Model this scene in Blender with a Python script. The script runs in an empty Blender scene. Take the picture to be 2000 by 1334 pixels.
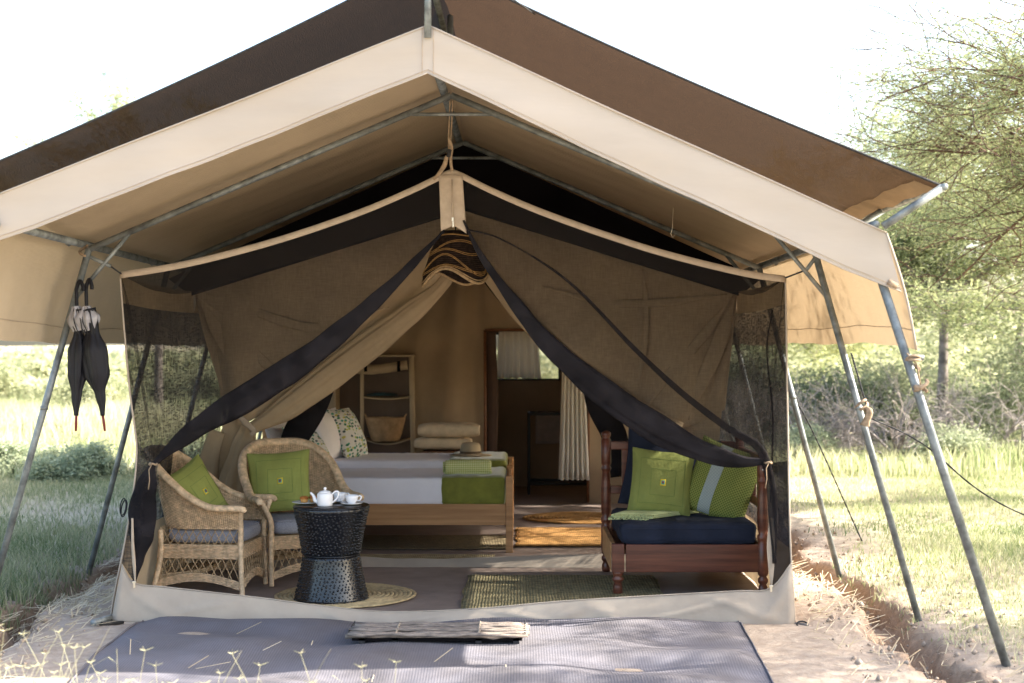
import bpy, math, random
import numpy as np
from math import sin, cos, pi, radians, sqrt
from mathutils import Vector, Matrix, Euler

# ------------------------------------------------------------------ camera, light, exposure
S = bpy.context.scene
C = S.collection
cam_d = bpy.data.cameras.new('camera'); cam = bpy.data.objects.new('camera', cam_d); C.objects.link(cam)
cam_d.sensor_width = 36; cam_d.lens = 50; cam_d.clip_start = .05; cam_d.clip_end = 900
cam.location = (.37, -7.94, 1.5)
cam.rotation_euler = (radians(90 + .371), 0, radians(.2475))
cam_d.dof.use_dof = True; cam_d.dof.focus_distance = 8.6; cam_d.dof.aperture_fstop = 2.4
S.camera = cam
SUN_EL, SUN_AZ = radians(35), radians(3)       # azimuth measured from +X towards +Y
sd = Vector((cos(SUN_EL)*cos(SUN_AZ), cos(SUN_EL)*sin(SUN_AZ), sin(SUN_EL)))
W = bpy.data.worlds.new('World'); S.world = W; W.use_nodes = True
nt = W.node_tree; nt.nodes.clear()
sky = nt.nodes.new('ShaderNodeTexSky'); sky.sky_type = 'NISHITA'; sky.sun_disc = False
sky.sun_elevation = SUN_EL; sky.sun_rotation = pi/2 - SUN_AZ; sky.air_density = 1.1; sky.dust_density = 3.6; sky.ozone_density = .9
bg = nt.nodes.new('ShaderNodeBackground'); bg.inputs[1].default_value = .14
wo = nt.nodes.new('ShaderNodeOutputWorld')
nt.links.new(sky.outputs[0], bg.inputs[0]); nt.links.new(bg.outputs[0], wo.inputs[0])
sl = bpy.data.lights.new('sun', 'SUN'); sl.energy = 5.0; sl.angle = radians(.5); sl.color = (1, .93, .82)
so = bpy.data.objects.new('sun', sl); C.objects.link(so); so.rotation_euler = sd.to_track_quat('Z', 'Y').to_euler()
S.view_settings.view_transform = 'Standard'; S.view_settings.look = 'None'
S.view_settings.exposure = 2.35; S.view_settings.gamma = 1; S.view_settings.use_curve_mapping = False
S.cycles.max_bounces = 10; S.cycles.diffuse_bounces = 5; S.cycles.transmission_bounces = 6; S.cycles.transparent_max_bounces = 24
S.cycles.use_denoising = True
S.cycles.sample_clamp_indirect = 8
F = 2778.0
def P(px, py, Y=0.0):
    """world point seen at photo pixel (px, py) standing at depth Y"""
    s = F/(Y + 7.94)
    return Vector((.37 + (px-1012)/s, Y, 1.5 + (685-py)/s))
R = random.Random(7)

# ------------------------------------------------------------------ materials
def newmat(name):
    m = bpy.data.materials.new(name); m.use_nodes = True; m.node_tree.nodes.clear(); return m
def N(m, t, **kw):
    n = m.node_tree.nodes.new(t)
    for k, v in kw.items():
        if k.startswith('i_'):
            key = k[2:]
            key = int(key) if key.isdigit() else key.replace('_', ' ')
            n.inputs[key].default_value = v
        else: setattr(n, k, v)
    return n
def L(m, a, b): m.node_tree.links.new(a, b)
def ramp(m, stops):
    r = N(m, 'ShaderNodeValToRGB'); e = r.color_ramp.elements
    while len(e) < len(stops): e.new(.5)
    for i, (p, c) in enumerate(stops):
        e[i].position = p; e[i].color = (*c, 1) if len(c) == 3 else c
    return r
def mulc(c, k): return tuple(min(1, x*k) for x in c)
def mat(name, col, rough=.8, var=.12, vscale=3., bump=0., bscale=60., weave=0., wscale=260., transl=0., tcol=None,
        transp=0., metal=0., spec=.3, col2=None, grain=None, ribs=None, coord='Object', sheen=0., detail=5, holes=False, ribcol=.55, bdist=.01):
    m = newmat(name)
    tc = N(m, 'ShaderNodeTexCoord'); out = N(m, 'ShaderNodeOutputMaterial')
    co = tc.outputs[coord]
    if grain:
        mp = N(m, 'ShaderNodeMapping'); mp.inputs['Scale'].default_value = grain; L(m, co, mp.inputs[0]); nco = mp.outputs[0]
    else: nco = co
    nz = N(m, 'ShaderNodeTexNoise', i_Scale=vscale, i_Detail=detail, i_Roughness=.6); L(m, nco, nz.inputs['Vector'])
    c2 = col2 or mulc(col, 1-2*var)
    rp = ramp(m, [(.3, c2), (.7, mulc(col, 1+var) if not col2 else col)]); L(m, nz.outputs[0], rp.inputs[0])
    colout = rp.outputs[0]
    hts = []
    if weave:
        a = N(m, 'ShaderNodeTexWave', bands_direction='X', i_Scale=wscale/20, i_Distortion=.6)
        b = N(m, 'ShaderNodeTexWave', bands_direction='Z', i_Scale=wscale/20, i_Distortion=.6)
        L(m, co, a.inputs[0]); L(m, co, b.inputs[0])
        mx = N(m, 'ShaderNodeMath', operation='MULTIPLY'); L(m, a.outputs['Fac'], mx.inputs[0]); L(m, b.outputs['Fac'], mx.inputs[1]); hts.append((mx.outputs[0], weave))
    if ribs:
        w = N(m, 'ShaderNodeTexWave', bands_direction=ribs[0], i_Scale=ribs[1]/20, i_Distortion=ribs[2] if len(ribs) > 2 else .8, i_Detail=2.)
        L(m, co, w.inputs[0])
        mm = N(m, 'ShaderNodeMix', data_type='RGBA', blend_type='MULTIPLY'); mm.inputs[0].default_value = 1
        rr = ramp(m, [(.15, (ribcol,)*3), (.6, (1, 1, 1))]); L(m, w.outputs['Fac'], rr.inputs[0])
        L(m, colout, mm.inputs[6]); L(m, rr.outputs[0], mm.inputs[7]); colout = mm.outputs[2]
        hts.append((w.outputs['Fac'], (.6 if ribcol < .82 else .15)))
    b = N(m, 'ShaderNodeBsdfPrincipled', i_Roughness=rough, i_Metallic=metal)
    b.inputs['Specular IOR Level'].default_value = spec
    if sheen: b.inputs['Sheen Weight'].default_value = sheen
    L(m, colout, b.inputs['Base Color'])
    nrm = None
    if bump:
        nb = N(m, 'ShaderNodeTexNoise', i_Scale=bscale, i_Detail=4.); L(m, nco, nb.inputs['Vector']); hts.append((nb.outputs[0], bump))
    for h, s in hts:
        bp = N(m, 'ShaderNodeBump', i_Strength=s, i_Distance=bdist if h is not hts[-1][0] or not bump else bdist)
        L(m, h, bp.inputs['Height'])
        if nrm: L(m, nrm, bp.inputs['Normal'])
        nrm = bp.outputs[0]
    if nrm: L(m, nrm, b.inputs['Normal'])
    sh = b.outputs[0]
    if transl:
        t = N(m, 'ShaderNodeBsdfTranslucent')
        if tcol: t.inputs[0].default_value = (*tcol, 1)
        else: L(m, colout, t.inputs[0])
        if nrm: L(m, nrm, t.inputs['Normal'])
        mx = N(m, 'ShaderNodeMixShader', i_0=transl); L(m, sh, mx.inputs[1]); L(m, t.outputs[0], mx.inputs[2]); sh = mx.outputs[0]
    if transp:
        t = N(m, 'ShaderNodeBsdfTransparent')
        mx = N(m, 'ShaderNodeMixShader', i_0=transp); L(m, sh, mx.inputs[1]); L(m, t.outputs[0], mx.inputs[2])
        if holes:      # uneven weave density: threads bunch and part
            mp = N(m, 'ShaderNodeMapping'); mp.inputs['Scale'].default_value = (1, 1, .12); L(m, co, mp.inputs[0])
            n1 = N(m, 'ShaderNodeTexNoise', i_Scale=(80. if holes > .2 else 150.), i_Detail=2.); L(m, mp.outputs[0], n1.inputs['Vector'])
            mp2 = N(m, 'ShaderNodeMapping'); mp2.inputs['Scale'].default_value = (.12, .12, 1); L(m, co, mp2.inputs[0])
            n2 = N(m, 'ShaderNodeTexNoise', i_Scale=(80. if holes > .2 else 150.), i_Detail=2.); L(m, mp2.outputs[0], n2.inputs['Vector'])
            ad = N(m, 'ShaderNodeMath', operation='ADD'); L(m, n1.outputs[0], ad.inputs[0]); L(m, n2.outputs[0], ad.inputs[1])
            mr = N(m, 'ShaderNodeMapRange'); mr.inputs[1].default_value = .7; mr.inputs[2].default_value = 1.3
            mr.inputs[3].default_value = max(0, transp-holes); mr.inputs[4].default_value = min(1, transp+holes)
            L(m, ad.outputs[0], mr.inputs[0]); L(m, mr.outputs[0], mx.inputs[0])
        sh = mx.outputs[0]
    L(m, sh, out.inputs[0])
    return m

M = {}
M['fly'] = mat('canvas_fly', (.47, .375, .26), .85, .08, 1.6, bump=.15, bscale=25, weave=.12, wscale=900, transl=.12, tcol=(.56, .41, .25))
M['canvas'] = mat('canvas_tent', (.50, .375, .235), .9, .1, 2.2, bump=.2, bscale=30, weave=.12, wscale=900, transl=.15)
M['net_hem'] = mat('net_hem', (.15, .105, .065), .9, .1, 9)
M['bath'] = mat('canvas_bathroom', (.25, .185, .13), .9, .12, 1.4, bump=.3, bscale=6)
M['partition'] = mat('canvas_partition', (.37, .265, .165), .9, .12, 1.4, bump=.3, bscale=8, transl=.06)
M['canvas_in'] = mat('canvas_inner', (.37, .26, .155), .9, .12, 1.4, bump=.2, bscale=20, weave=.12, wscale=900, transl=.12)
M['valance'] = mat('valance_cloth', (.45, .395, .335), .85, .03, 1.6, bump=.35, bscale=6, grain=(.35, 1, 1.6), col2=(.385, .33, .27), transl=.12)
M['sill'] = mat('pale_sill_cloth', (.45, .38, .305), .75, .08, 3.5, col2=(.36, .30, .24), bump=.25, bscale=14, transl=.08)
M['net'] = mat('shade_net', (.034, .025, .020), .95, .35, 7, col2=(.013, .010, .009), bump=.5, bscale=160, grain=(1, .35, 1), spec=.05, transl=.12, tcol=(.11, .062, .032), transp=.01)  # dark mottling in the colour stands in for branch shadows
M['mesh'] = mat('mosquito_mesh', (.016, .0135, .0125), .9, .1, 6, transp=.43, holes=.06, spec=.05)
M['mesh_side'] = mat('side_mesh', (.072, .064, .058), .95, .3, 5, transp=.16, holes=.24, transl=.14, spec=.05)
M['mesh_thick'] = mat('gathered_mesh', (.018, .016, .018), .85, .3, 8, bump=.5, bscale=60, transp=.08, spec=.05)
M['mesh_fold'] = mat('folded_mesh', (.014, .012, .013), .9, .2, 8, transp=.3, spec=.05)
M['black'] = mat('plain_black', (.007, .006, .007), .9, .2, 4, spec=.05)
M['tape'] = mat('tan_tape', (.40, .32, .24), .85, .08, 20)
M['steel'] = mat('galvanised_steel', (.20, .22, .22), .5, .3, 14, metal=.3, spec=.4, bump=.05, bscale=90)
M['dark_steel'] = mat('black_metal', (.02, .02, .02), .5, .1, 9)
M['rope'] = mat('black_rope', (.03, .03, .032), .9, .3, 60)
M['rope_tan'] = mat('tan_rope', (.30, .22, .145), .9, .2, 60)
M['floor'] = mat('groundsheet', (.27, .21, .18), .55, .12, 5, bump=.25, bscale=9, spec=.35)
M['wicker'] = mat('wicker', (.74, .54, .34), .6, .22, 30, bump=.2, bscale=220)
M['wicker_d'] = mat('wicker_stake', (.50, .35, .20), .6, .2, 30)
M['seat_grey'] = mat('speckled_grey_fabric', (.34, .35, .40), .95, .25, 260, bump=.3, bscale=300, detail=2)
M['green'] = mat('green_linen', (.29, .32, .085), .9, .08, 6, bump=.25, bscale=12, weave=.3, wscale=700)
M['green2'] = mat('olive_linen', (.24, .265, .075), .9, .08, 6, bump=.25, bscale=12, weave=.3, wscale=700)
M['velvet'] = mat('green_velvet', (.19, .20, .03), .8, .15, 9, bump=.2, bscale=40, sheen=.4)
M['thread'] = mat('dark_thread', (.12, .18, .05), .9)
M['thread_l'] = mat('pale_thread', (.75, .8, .45), .9)
M['yellow'] = mat('yellow_embroidery', (.8, .6, .05), .9)
M['teal'] = mat('teal_embroidery', (.05, .4, .35), .9)
M['plum'] = mat('plum_embroidery', (.25, .08, .1), .9)
M['navy'] = mat('navy_fabric', (.018, .023, .043), .9, .2, 5, bump=.3, bscale=9, weave=.2, wscale=800)
M['redwood'] = mat('red_brown_varnished_wood', (.19, .060, .032), .33, .3, 3, grain=(.6, 5, 8), bump=.05, bscale=8, spec=.5, col2=(.06, .016, .010))
M['pine'] = mat('pine_wood', (.56, .31, .14), .5, .2, 3, grain=(.5, 7, 9), bump=.06, bscale=8, col2=(.34, .17, .07))
M['darkpine'] = mat('brown_wood', (.2, .08, .035), .5, .2, 3, grain=(.5, 7, 9))
M['tablecast'] = mat('black_lacquer', (.004, .005, .008), .26, .1, 5, spec=.6, bump=.08, bscale=60)
M['china'] = mat('white_china', (.82, .82, .84), .12, .01, 3, spec=.6)
M['muffin'] = mat('muffin_crust', (.42, .15, .035), .8, .3, 60, bump=.5, bscale=110)
M['muffin_s'] = mat('muffin_side', (.62, .33, .1), .8, .2, 60, bump=.3, bscale=110)
M['linen'] = mat('white_bed_linen', (.86, .84, .90), .9, .03, 3, bump=.2, bscale=7)
M['pillow_w'] = mat('white_cotton', (.78, .74, .74), .9, .04, 5, bump=.3, bscale=9)
M['towel'] = mat('cream_towel', (.66, .52, .35), 1, .1, 12, bump=.6, bscale=120)
M['towel_g'] = mat('grey_towel', (.22, .18, .16), 1, .1, 12, bump=.6, bscale=120)
M['curtain'] = mat('white_curtain', (.90, .86, .78), .9, .02, 4, transl=.45)
M['basket'] = mat('basket_straw', (.42, .26, .13), .8, .2, 12)
M['felt'] = mat('felt_hat', (.40, .31, .20), .95, .08, 10)
M['felt_d'] = mat('hat_band', (.12, .08, .05), .9)
M['straw_y'] = mat('yellow_straw', (.52, .39, .21), .85, .2, 26, bump=.3, bscale=90)
M['straw_g'] = mat('green_grass_mat', (.33, .28, .15), .85, .25, 20, ribs=('X', 330, 3.), ribcol=.75, bump=.4, bscale=120)
M['straw_o'] = mat('orange_sisal', (.44, .235, .075), .85, .2, 20, ribs=('X', 420, .3), ribcol=.93, bump=.3, bscale=80)
M['straw_b'] = mat('shaded_sisal', (.22, .17, .095), .85, .2, 20, ribs=('X', 520, .6), ribcol=.7, bump=.3, bscale=80)  # darker sisal, shade under the bed put into its brown
M['straw_t'] = mat('tan_sisal', (.50, .41, .24), .85, .2, 20, ribs=('X', 460, .6), bump=.3, bscale=80)
M['throw'] = mat('pale_green_throw', (.50, .56, .29), .9, .06, 9, weave=.5, wscale=420)
M['groundmat'] = mat('grey_shade_cloth_mat', (.155, .15, .175), .9, .12, 2.2, ribs=('X', 470, .9), bump=.4, bscale=7, ribcol=.83, col2=(.115, .105, .11))
M['stick'] = mat('weathered_sticks', (.36, .29, .235), .9, .4, 14, grain=(1, 8, 8), bump=.4, bscale=60, col2=(.08, .07, .065))
M['umb'] = mat('black_umbrella_cloth', (.006, .006, .010), .6, .1, 9, spec=.3)
M['umb_s'] = mat('silver_umbrella_lining', (.36, .35, .37), .4, .1, 9, spec=.5)
M['umb_tip'] = mat('red_brown_tip', (.18, .03, .02), .4)
M['shade'] = mat('dark_bead_weave', (.045, .026, .018), .85, .4, 40, ribs=('Z', 500, 1.), bump=.3, bscale=200)
M['gold'] = mat('gold_cord', (.42, .24, .085), .7, .2, 50)
M['gold_l'] = mat('pale_cord', (.50, .34, .18), .8, .2, 50)
M['brass'] = mat('bright_zip', (.75, .68, .55), .3, .1, 9, metal=.8)
M['soil'] = None
M['bark'] = mat('grey_bark', (.22, .19, .17), .95, .3, 8, bump=.6, bscale=30)
M['twig'] = mat('brown_twigs', (.14, .085, .06), .95, .3, 8)
M['twig_g'] = mat('grey_dead_twigs', (.33, .29, .27), .95, .3, 8)
M['gauze_s'] = mat('side_window_gauze', (.12, .13, .14), .6, .05, 9, transp=.8)
M['glass_w'] = mat('window_gauze', (.13, .14, .15), .6, .05, 9, transp=.34)
M['bottle'] = mat('blue_plastic', (.35, .45, .55), .2, .05, 3, transl=.4)
M['book'] = mat('blue_bag', (.05, .09, .1), .8, .3, 5)

def leafmat(name, c1, c2, tr=.35, attr='tint'):
    m = newmat(name); out = N(m, 'ShaderNodeOutputMaterial')
    a = N(m, 'ShaderNodeAttribute', attribute_name=attr)
    r = ramp(m, [(0, c1), (1, c2)]); L(m, a.outputs['Fac'], r.inputs[0])
    d = N(m, 'ShaderNodeBsdfPrincipled', i_Roughness=.6); d.inputs['Specular IOR Level'].default_value = .25; L(m, r.outputs[0], d.inputs[0])
    t = N(m, 'ShaderNodeBsdfTranslucent'); L(m, r.outputs[0], t.inputs[0])
    x = N(m, 'ShaderNodeMixShader', i_0=tr); L(m, d.outputs[0], x.inputs[1]); L(m, t.outputs[0], x.inputs[2]); L(m, x.outputs[0], out.inputs[0])
    return m
M['grass'] = leafmat('grass_blades', (.18, .245, .085), (.58, .55, .37), .45)
M['grass_g'] = leafmat('green_grass_blades', (.10, .155, .06), (.46, .44, .27), .4)
M['straw'] = leafmat('dry_straw', (.42, .34, .22), (.66, .58, .43), .3)
M['seed'] = leafmat('pale_seed_heads', (.30, .30, .18), (.52, .49, .34), .35)
M['acacia'] = leafmat('acacia_leaflets', (.12, .16, .07), (.40, .42, .21), .5)
M['bush'] = leafmat('bush_leaves', (.11, .145, .08), (.32, .35, .21), .45)
M['herb'] = leafmat('herb_leaves', (.22, .27, .16), (.50, .53, .36), .45)
M['yshrub'] = leafmat('yellow_green_leaves', (.19, .225, .115), (.50, .50, .31), .5)  # yellow-green leaves, paled in place of distant haze

def leaf_pattern():
    m = newmat('leaf_print_cotton'); out = N(m, 'ShaderNodeOutputMaterial'); tc = N(m, 'ShaderNodeTexCoord')
    mp = N(m, 'ShaderNodeMapping'); mp.inputs['Scale'].default_value = (23, 23, 40); mp.inputs['Rotation'].default_value = (0, .3, 0); L(m, tc.outputs['Object'], mp.inputs[0])
    v = N(m, 'ShaderNodeTexVoronoi', i_Scale=1., i_Randomness=.75); L(m, mp.outputs[0], v.inputs['Vector'])
    sx = N(m, 'ShaderNodeSeparateColor'); L(m, v.outputs['Color'], sx.inputs[0])
    r = ramp(m, [(0, (.02, .14, .07)), (.25, (.04, .25, .18)), (.45, (.30, .38, .06)), (.6, (.05, .08, .09)), (.75, (.45, .42, .1)), (.9, (.3, .2, .18))]); r.color_ramp.interpolation = 'CONSTANT'
    L(m, sx.outputs[0], r.inputs[0])
    lt = N(m, 'ShaderNodeMath', operation='LESS_THAN', i_1=.43); L(m, v.outputs['Distance'], lt.inputs[0])
    mx = N(m, 'ShaderNodeMix', data_type='RGBA'); mx.inputs[6].default_value = (.60, .59, .56, 1); L(m, lt.outputs[0], mx.inputs[0]); L(m, r.outputs[0], mx.inputs[7])
    b = N(m, 'ShaderNodeBsdfPrincipled', i_Roughness=.9); L(m, mx.outputs[2], b.inputs[0]); L(m, b.outputs[0], out.inputs[0]); return m
M['leafprint'] = leaf_pattern()
def check_mat(name, c1, c2, sc, rot=.785, coord='Object'):
    m = newmat(name); out = N(m, 'ShaderNodeOutputMaterial'); tc = N(m, 'ShaderNodeTexCoord')
    mp = N(m, 'ShaderNodeMapping'); mp.inputs['Rotation'].default_value = (0, rot, 0); L(m, tc.outputs[coord], mp.inputs[0])
    sp = N(m, 'ShaderNodeSeparateXYZ'); L(m, mp.outputs[0], sp.inputs[0])
    outs = []
    for k in (0, 2):
        a = N(m, 'ShaderNodeMath', operation='MULTIPLY', i_1=sc); L(m, sp.outputs[k], a.inputs[0])
        s = N(m, 'ShaderNodeMath', operation='SINE'); L(m, a.outputs[0], s.inputs[0]); outs.append(s)
    mn = N(m, 'ShaderNodeMath', operation='MULTIPLY'); L(m, outs[0].outputs[0], mn.inputs[0]); L(m, outs[1].outputs[0], mn.inputs[1])
    ab = N(m, 'ShaderNodeMath', operation='ABSOLUTE'); L(m, mn.outputs[0], ab.inputs[0])
    r = ramp(m, [(.2, c2), (.5, c1)]); L(m, ab.outputs[0], r.inputs[0])
    b = N(m, 'ShaderNodeBsdfPrincipled', i_Roughness=.9); L(m, r.outputs[0], b.inputs[0])
    bp = N(m, 'ShaderNodeBump', i_Strength=.4, i_Distance=.004); L(m, ab.outputs[0], bp.inputs['Height']); L(m, bp.outputs[0], b.inputs['Normal'])
    L(m, b.outputs[0], out.inputs[0]); return m
M['check_d'] = check_mat('olive_check', (.10, .13, .02), (.26, .28, .07), 230)
M['check_y'] = check_mat('lime_check', (.42, .46, .14), (.66, .68, .38), 190, 0)
M['grey_woven'] = check_mat('grey_woven_band', (.42, .47, .46), (.2, .25, .25), 380)

def soil_mat():
    m = newmat('sandy_soil'); out = N(m, 'ShaderNodeOutputMaterial'); tc = N(m, 'ShaderNodeTexCoord')
    n1 = N(m, 'ShaderNodeTexNoise', i_Scale=.55, i_Detail=8., i_Roughness=.62); L(m, tc.outputs['Object'], n1.inputs['Vector'])
    n2 = N(m, 'ShaderNodeTexNoise', i_Scale=14., i_Detail=8., i_Roughness=.7); L(m, tc.outputs['Object'], n2.inputs['Vector'])
    r2 = ramp(m, [(.3, (.27, .205, .155)), (.7, (.46, .375, .295))]); L(m, n2.outputs[0], r2.inputs[0])
    r1 = ramp(m, [(.42, (0, 0, 0)), (.62, (1, 1, 1))]); L(m, n1.outputs[0], r1.inputs[0])
    # grassy litter colour only away from the tent pad
    g = N(m, 'ShaderNodeMix', data_type='RGBA'); g.inputs[7].default_value = (.42, .39, .22, 1)
    at = N(m, 'ShaderNodeAttribute', attribute_name='grassy'); mu = N(m, 'ShaderNodeMath', operation='MULTIPLY'); L(m, at.outputs['Fac'], mu.inputs[0])
    mr = N(m, 'ShaderNodeMapRange'); mr.inputs[3].default_value = .25; L(m, r1.outputs[0], mr.inputs[0]); L(m, mr.outputs[0], mu.inputs[1])
    L(m, mu.outputs[0], g.inputs[0]); L(m, r2.outputs[0], g.inputs[6])
    tr = N(m, 'ShaderNodeAttribute', attribute_name='cut_earth'); ge = N(m, 'ShaderNodeMix', data_type='RGBA'); L(m, tr.outputs['Fac'], ge.inputs[0]); L(m, g.outputs[2], ge.inputs[6])
    r3 = ramp(m, [(.3, (.18, .115, .072)), (.7, (.36, .25, .165))]); L(m, n2.outputs[0], r3.inputs[0]); L(m, r3.outputs[0], ge.inputs[7])
    b = N(m, 'ShaderNodeBsdfPrincipled', i_Roughness=.95); L(m, ge.outputs[2], b.inputs[0])
    bp = N(m, 'ShaderNodeBump', i_Strength=.6, i_Distance=.03); L(m, n2.outputs[0], bp.inputs['Height']); L(m, bp.outputs[0], b.inputs['Normal'])
    L(m, b.outputs[0], out.inputs[0]); return m
M['soil'] = soil_mat()

# ------------------------------------------------------------------ mesh helpers
class MB:
    def __init__(s): s.v = []; s.f = []; s.mi = []; s.cur = 0
    def add(s, vs, fs):
        n = len(s.v); s.v.extend([tuple(v) for v in vs]); s.f.extend([tuple(i+n for i in f) for f in fs]); s.mi.extend([s.cur]*len(fs)); return s
    def box(s, c, d, rot=None, taper=1.0):
        x, y, z = d[0]/2, d[1]/2, d[2]/2
        vs = [(-x*(taper if k < 0 else 1), j*y*(taper if k < 0 else 1), k*z) if i < 0 else (x*(taper if k < 0 else 1), j*y*(taper if k < 0 else 1), k*z) for i in (-1, 1) for j in (-1, 1) for k in (-1, 1)]
        m = Matrix.Identity(3) if rot is None else (rot if isinstance(rot, Matrix) else Euler(rot).to_matrix())
        vs = [m @ Vector(v) + Vector(c) for v in vs]
        return s.add(vs, [(0, 1, 3, 2), (4, 6, 7, 5), (0, 4, 5, 1), (2, 3, 7, 6), (0, 2, 6, 4), (1, 5, 7, 3)])
    def tube(s, pts, r, n=8, caps=True, closed=False, flat=1.0, up=None):
        pts = [Vector(p) for p in pts]; m = len(pts)
        rs = r if isinstance(r, (list, tuple)) else [r]*m
        t0 = (pts[1]-pts[0]).normalized()
        ref = Vector(up) if up else (Vector((0, 0, 1)) if abs(t0.z) < .9 else Vector((1, 0, 0)))
        vs = []
        for i, p in enumerate(pts):
            if closed: t = pts[(i+1) % m]-pts[i-1]
            else: t = pts[min(i+1, m-1)]-pts[max(i-1, 0)]
            if t.length < 1e-9: t = t0
            t.normalize()
            a = ref - t*ref.dot(t)
            if a.length < 1e-4: a = t.orthogonal()
            a.normalize(); b = t.cross(a)
            if not up: ref = a
            for k in range(n):
                th = 2*pi*k/n
                vs.append(p + a*cos(th)*rs[i]*flat + b*sin(th)*rs[i])
        fs = []
        for i in range(m if closed else m-1):
            for k in range(n):
                k2 = (k+1) % n; j = (i+1) % m
                fs.append((i*n+k, i*n+k2, j*n+k2, j*n+k))
        if caps and not closed: fs += [tuple(range(n))[::-1], tuple((m-1)*n+k for k in range(n))]
        return s.add(vs, fs)
    def lathe(s, prof, c=(0, 0, 0), n=24, mod=None):
        vs = []; m = len(prof)
        for (r, z) in prof:
            for k in range(n):
                th = 2*pi*k/n; rr = r*(mod(th, z) if mod else 1)
                vs.append((c[0]+rr*cos(th), c[1]+rr*sin(th), c[2]+z))
        fs = [(i*n+k, i*n+(k+1) % n, (i+1)*n+(k+1) % n, (i+1)*n+k) for i in range(m-1) for k in range(n)]
        if prof[0][0] > 1e-6: fs.append(tuple(range(n))[::-1])
        if prof[-1][0] > 1e-6: fs.append(tuple((m-1)*n+k for k in range(n)))
        return s.add(vs, fs)
    def grid(s, fn, nu, nv):
        vs = [fn(i/nu, j/nv) for i in range(nu+1) for j in range(nv+1)]
        return s.add(vs, [(i*(nv+1)+j, (i+1)*(nv+1)+j, (i+1)*(nv+1)+j+1, i*(nv+1)+j+1) for i in range(nu) for j in range(nv)])
    def build(s, name, mt, parent=None, smooth=True, world=True, bevel=0, solid=0, mats=None):
        me = bpy.data.meshes.new(name); me.from_pydata(s.v, [], s.f)
        me.validate()
        for q in ([mt] if mats is None else mats): me.materials.append(q)
        if mats: me.polygons.foreach_set('material_index', s.mi[:len(me.polygons)])
        if smooth:
            me.polygons.foreach_set('use_smooth', [True]*len(me.polygons))
        o = bpy.data.objects.new(name, me); C.objects.link(o)
        if parent:
            o.parent = parent
            if world: o.location = -Vector(parent.location)
        if solid:
            q = o.modifiers.new('thick', 'SOLIDIFY'); q.thickness = solid; q.offset = 0
        if bevel:
            q = o.modifiers.new('bevel', 'BEVEL'); q.width = bevel; q.segments = 2; q.limit_method = 'ANGLE'
            if smooth:
                me.polygons.foreach_set('use_smooth', [False]*len(me.polygons))
        return o
def sharp_box(o):
    o.data.polygons.foreach_set('use_smooth', [False]*len(o.data.polygons)); return o
def tag(o, label=None, cat=None, group=None, kind=None):
    if label: o['label'] = label
    if cat: o['category'] = cat
    if group: o['group'] = group
    if kind: o['kind'] = kind
    return o
def thing(name, label, cat, loc=(0, 0, 0), rz=0, group=None):
    o = bpy.data.objects.new(name, None); C.objects.link(o); o.empty_display_size = .1
    o.location = loc; o.rotation_euler = (0, 0, rz); return tag(o, label, cat, group)
def copy_tree(o, parent=None):
    c = o.copy(); C.objects.link(c)
    if parent: c.parent = parent
    for ch in list(o.children): copy_tree(ch, c)
    return c
def crv(pts, n=40):
    """Catmull-Rom through points, n+1 samples, uniform in arc length"""
    p = [Vector(q) for q in pts]; p = [p[0]*2-p[1]] + p + [p[-1]*2-p[-2]]
    o = []
    for i in range(1, len(p)-2):
        for k in range(16):
            t = k/16; a, b, c, d = p[i-1], p[i], p[i+1], p[i+2]
            o.append(.5*((2*b)+(-a+c)*t+(2*a-5*b+4*c-d)*t*t+(-a+3*b-3*c+d)*t**3))
    o.append(p[-2])
    L_ = [0]
    for i in range(1, len(o)): L_.append(L_[-1]+(o[i]-o[i-1]).length)
    res = []; j = 0
    for k in range(n+1):
        d = L_[-1]*k/n
        while j < len(L_)-2 and L_[j+1] < d: j += 1
        f = (d-L_[j])/max(1e-9, L_[j+1]-L_[j]); res.append(o[j].lerp(o[j+1], min(1, f)))
    return res
def wob(seed, k=5):
    r = random.Random(seed); return [(r.uniform(.5, 1), r.uniform(2, 14), r.uniform(-3, 3), r.uniform(0, 6.28)) for _ in range(k)]
def nz2(w, u, v): return sum(a*sin(fu*u+fv*v+ph) for a, fu, fv, ph in w)/len(w)
def sheet(mb, A, B, nv=24, amp=.01, seed=1, folds=0, fpow=1.0, faxis=(0, 1, 0), sag=0):
    """surface ruled between two sampled curves A and B with folds running from A to B"""
    n = len(A)-1; w = wob(seed); ax = Vector(faxis); rr = random.Random(seed); ph = rr.random()*6
    def fn(u, v):
        i = int(round(u*n)); p = A[i].lerp(B[i], v)
        e = min(1, 6*v, 6*(1-v), 6*u+.3, 6*(1-u)+.3)
        d = amp*nz2(w, u*1.5, v)*e
        if folds: d += amp*.9*sin(folds*u*6.28+ph+1.1*sin(3*v+ph)+1.5*sin(5*u))*v**fpow*min(1, (1-v)*8+.2)
        return p + ax*d + Vector((0, 0, -sag*sin(pi*v)))
    return mb.grid(fn, n, nv)
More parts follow.
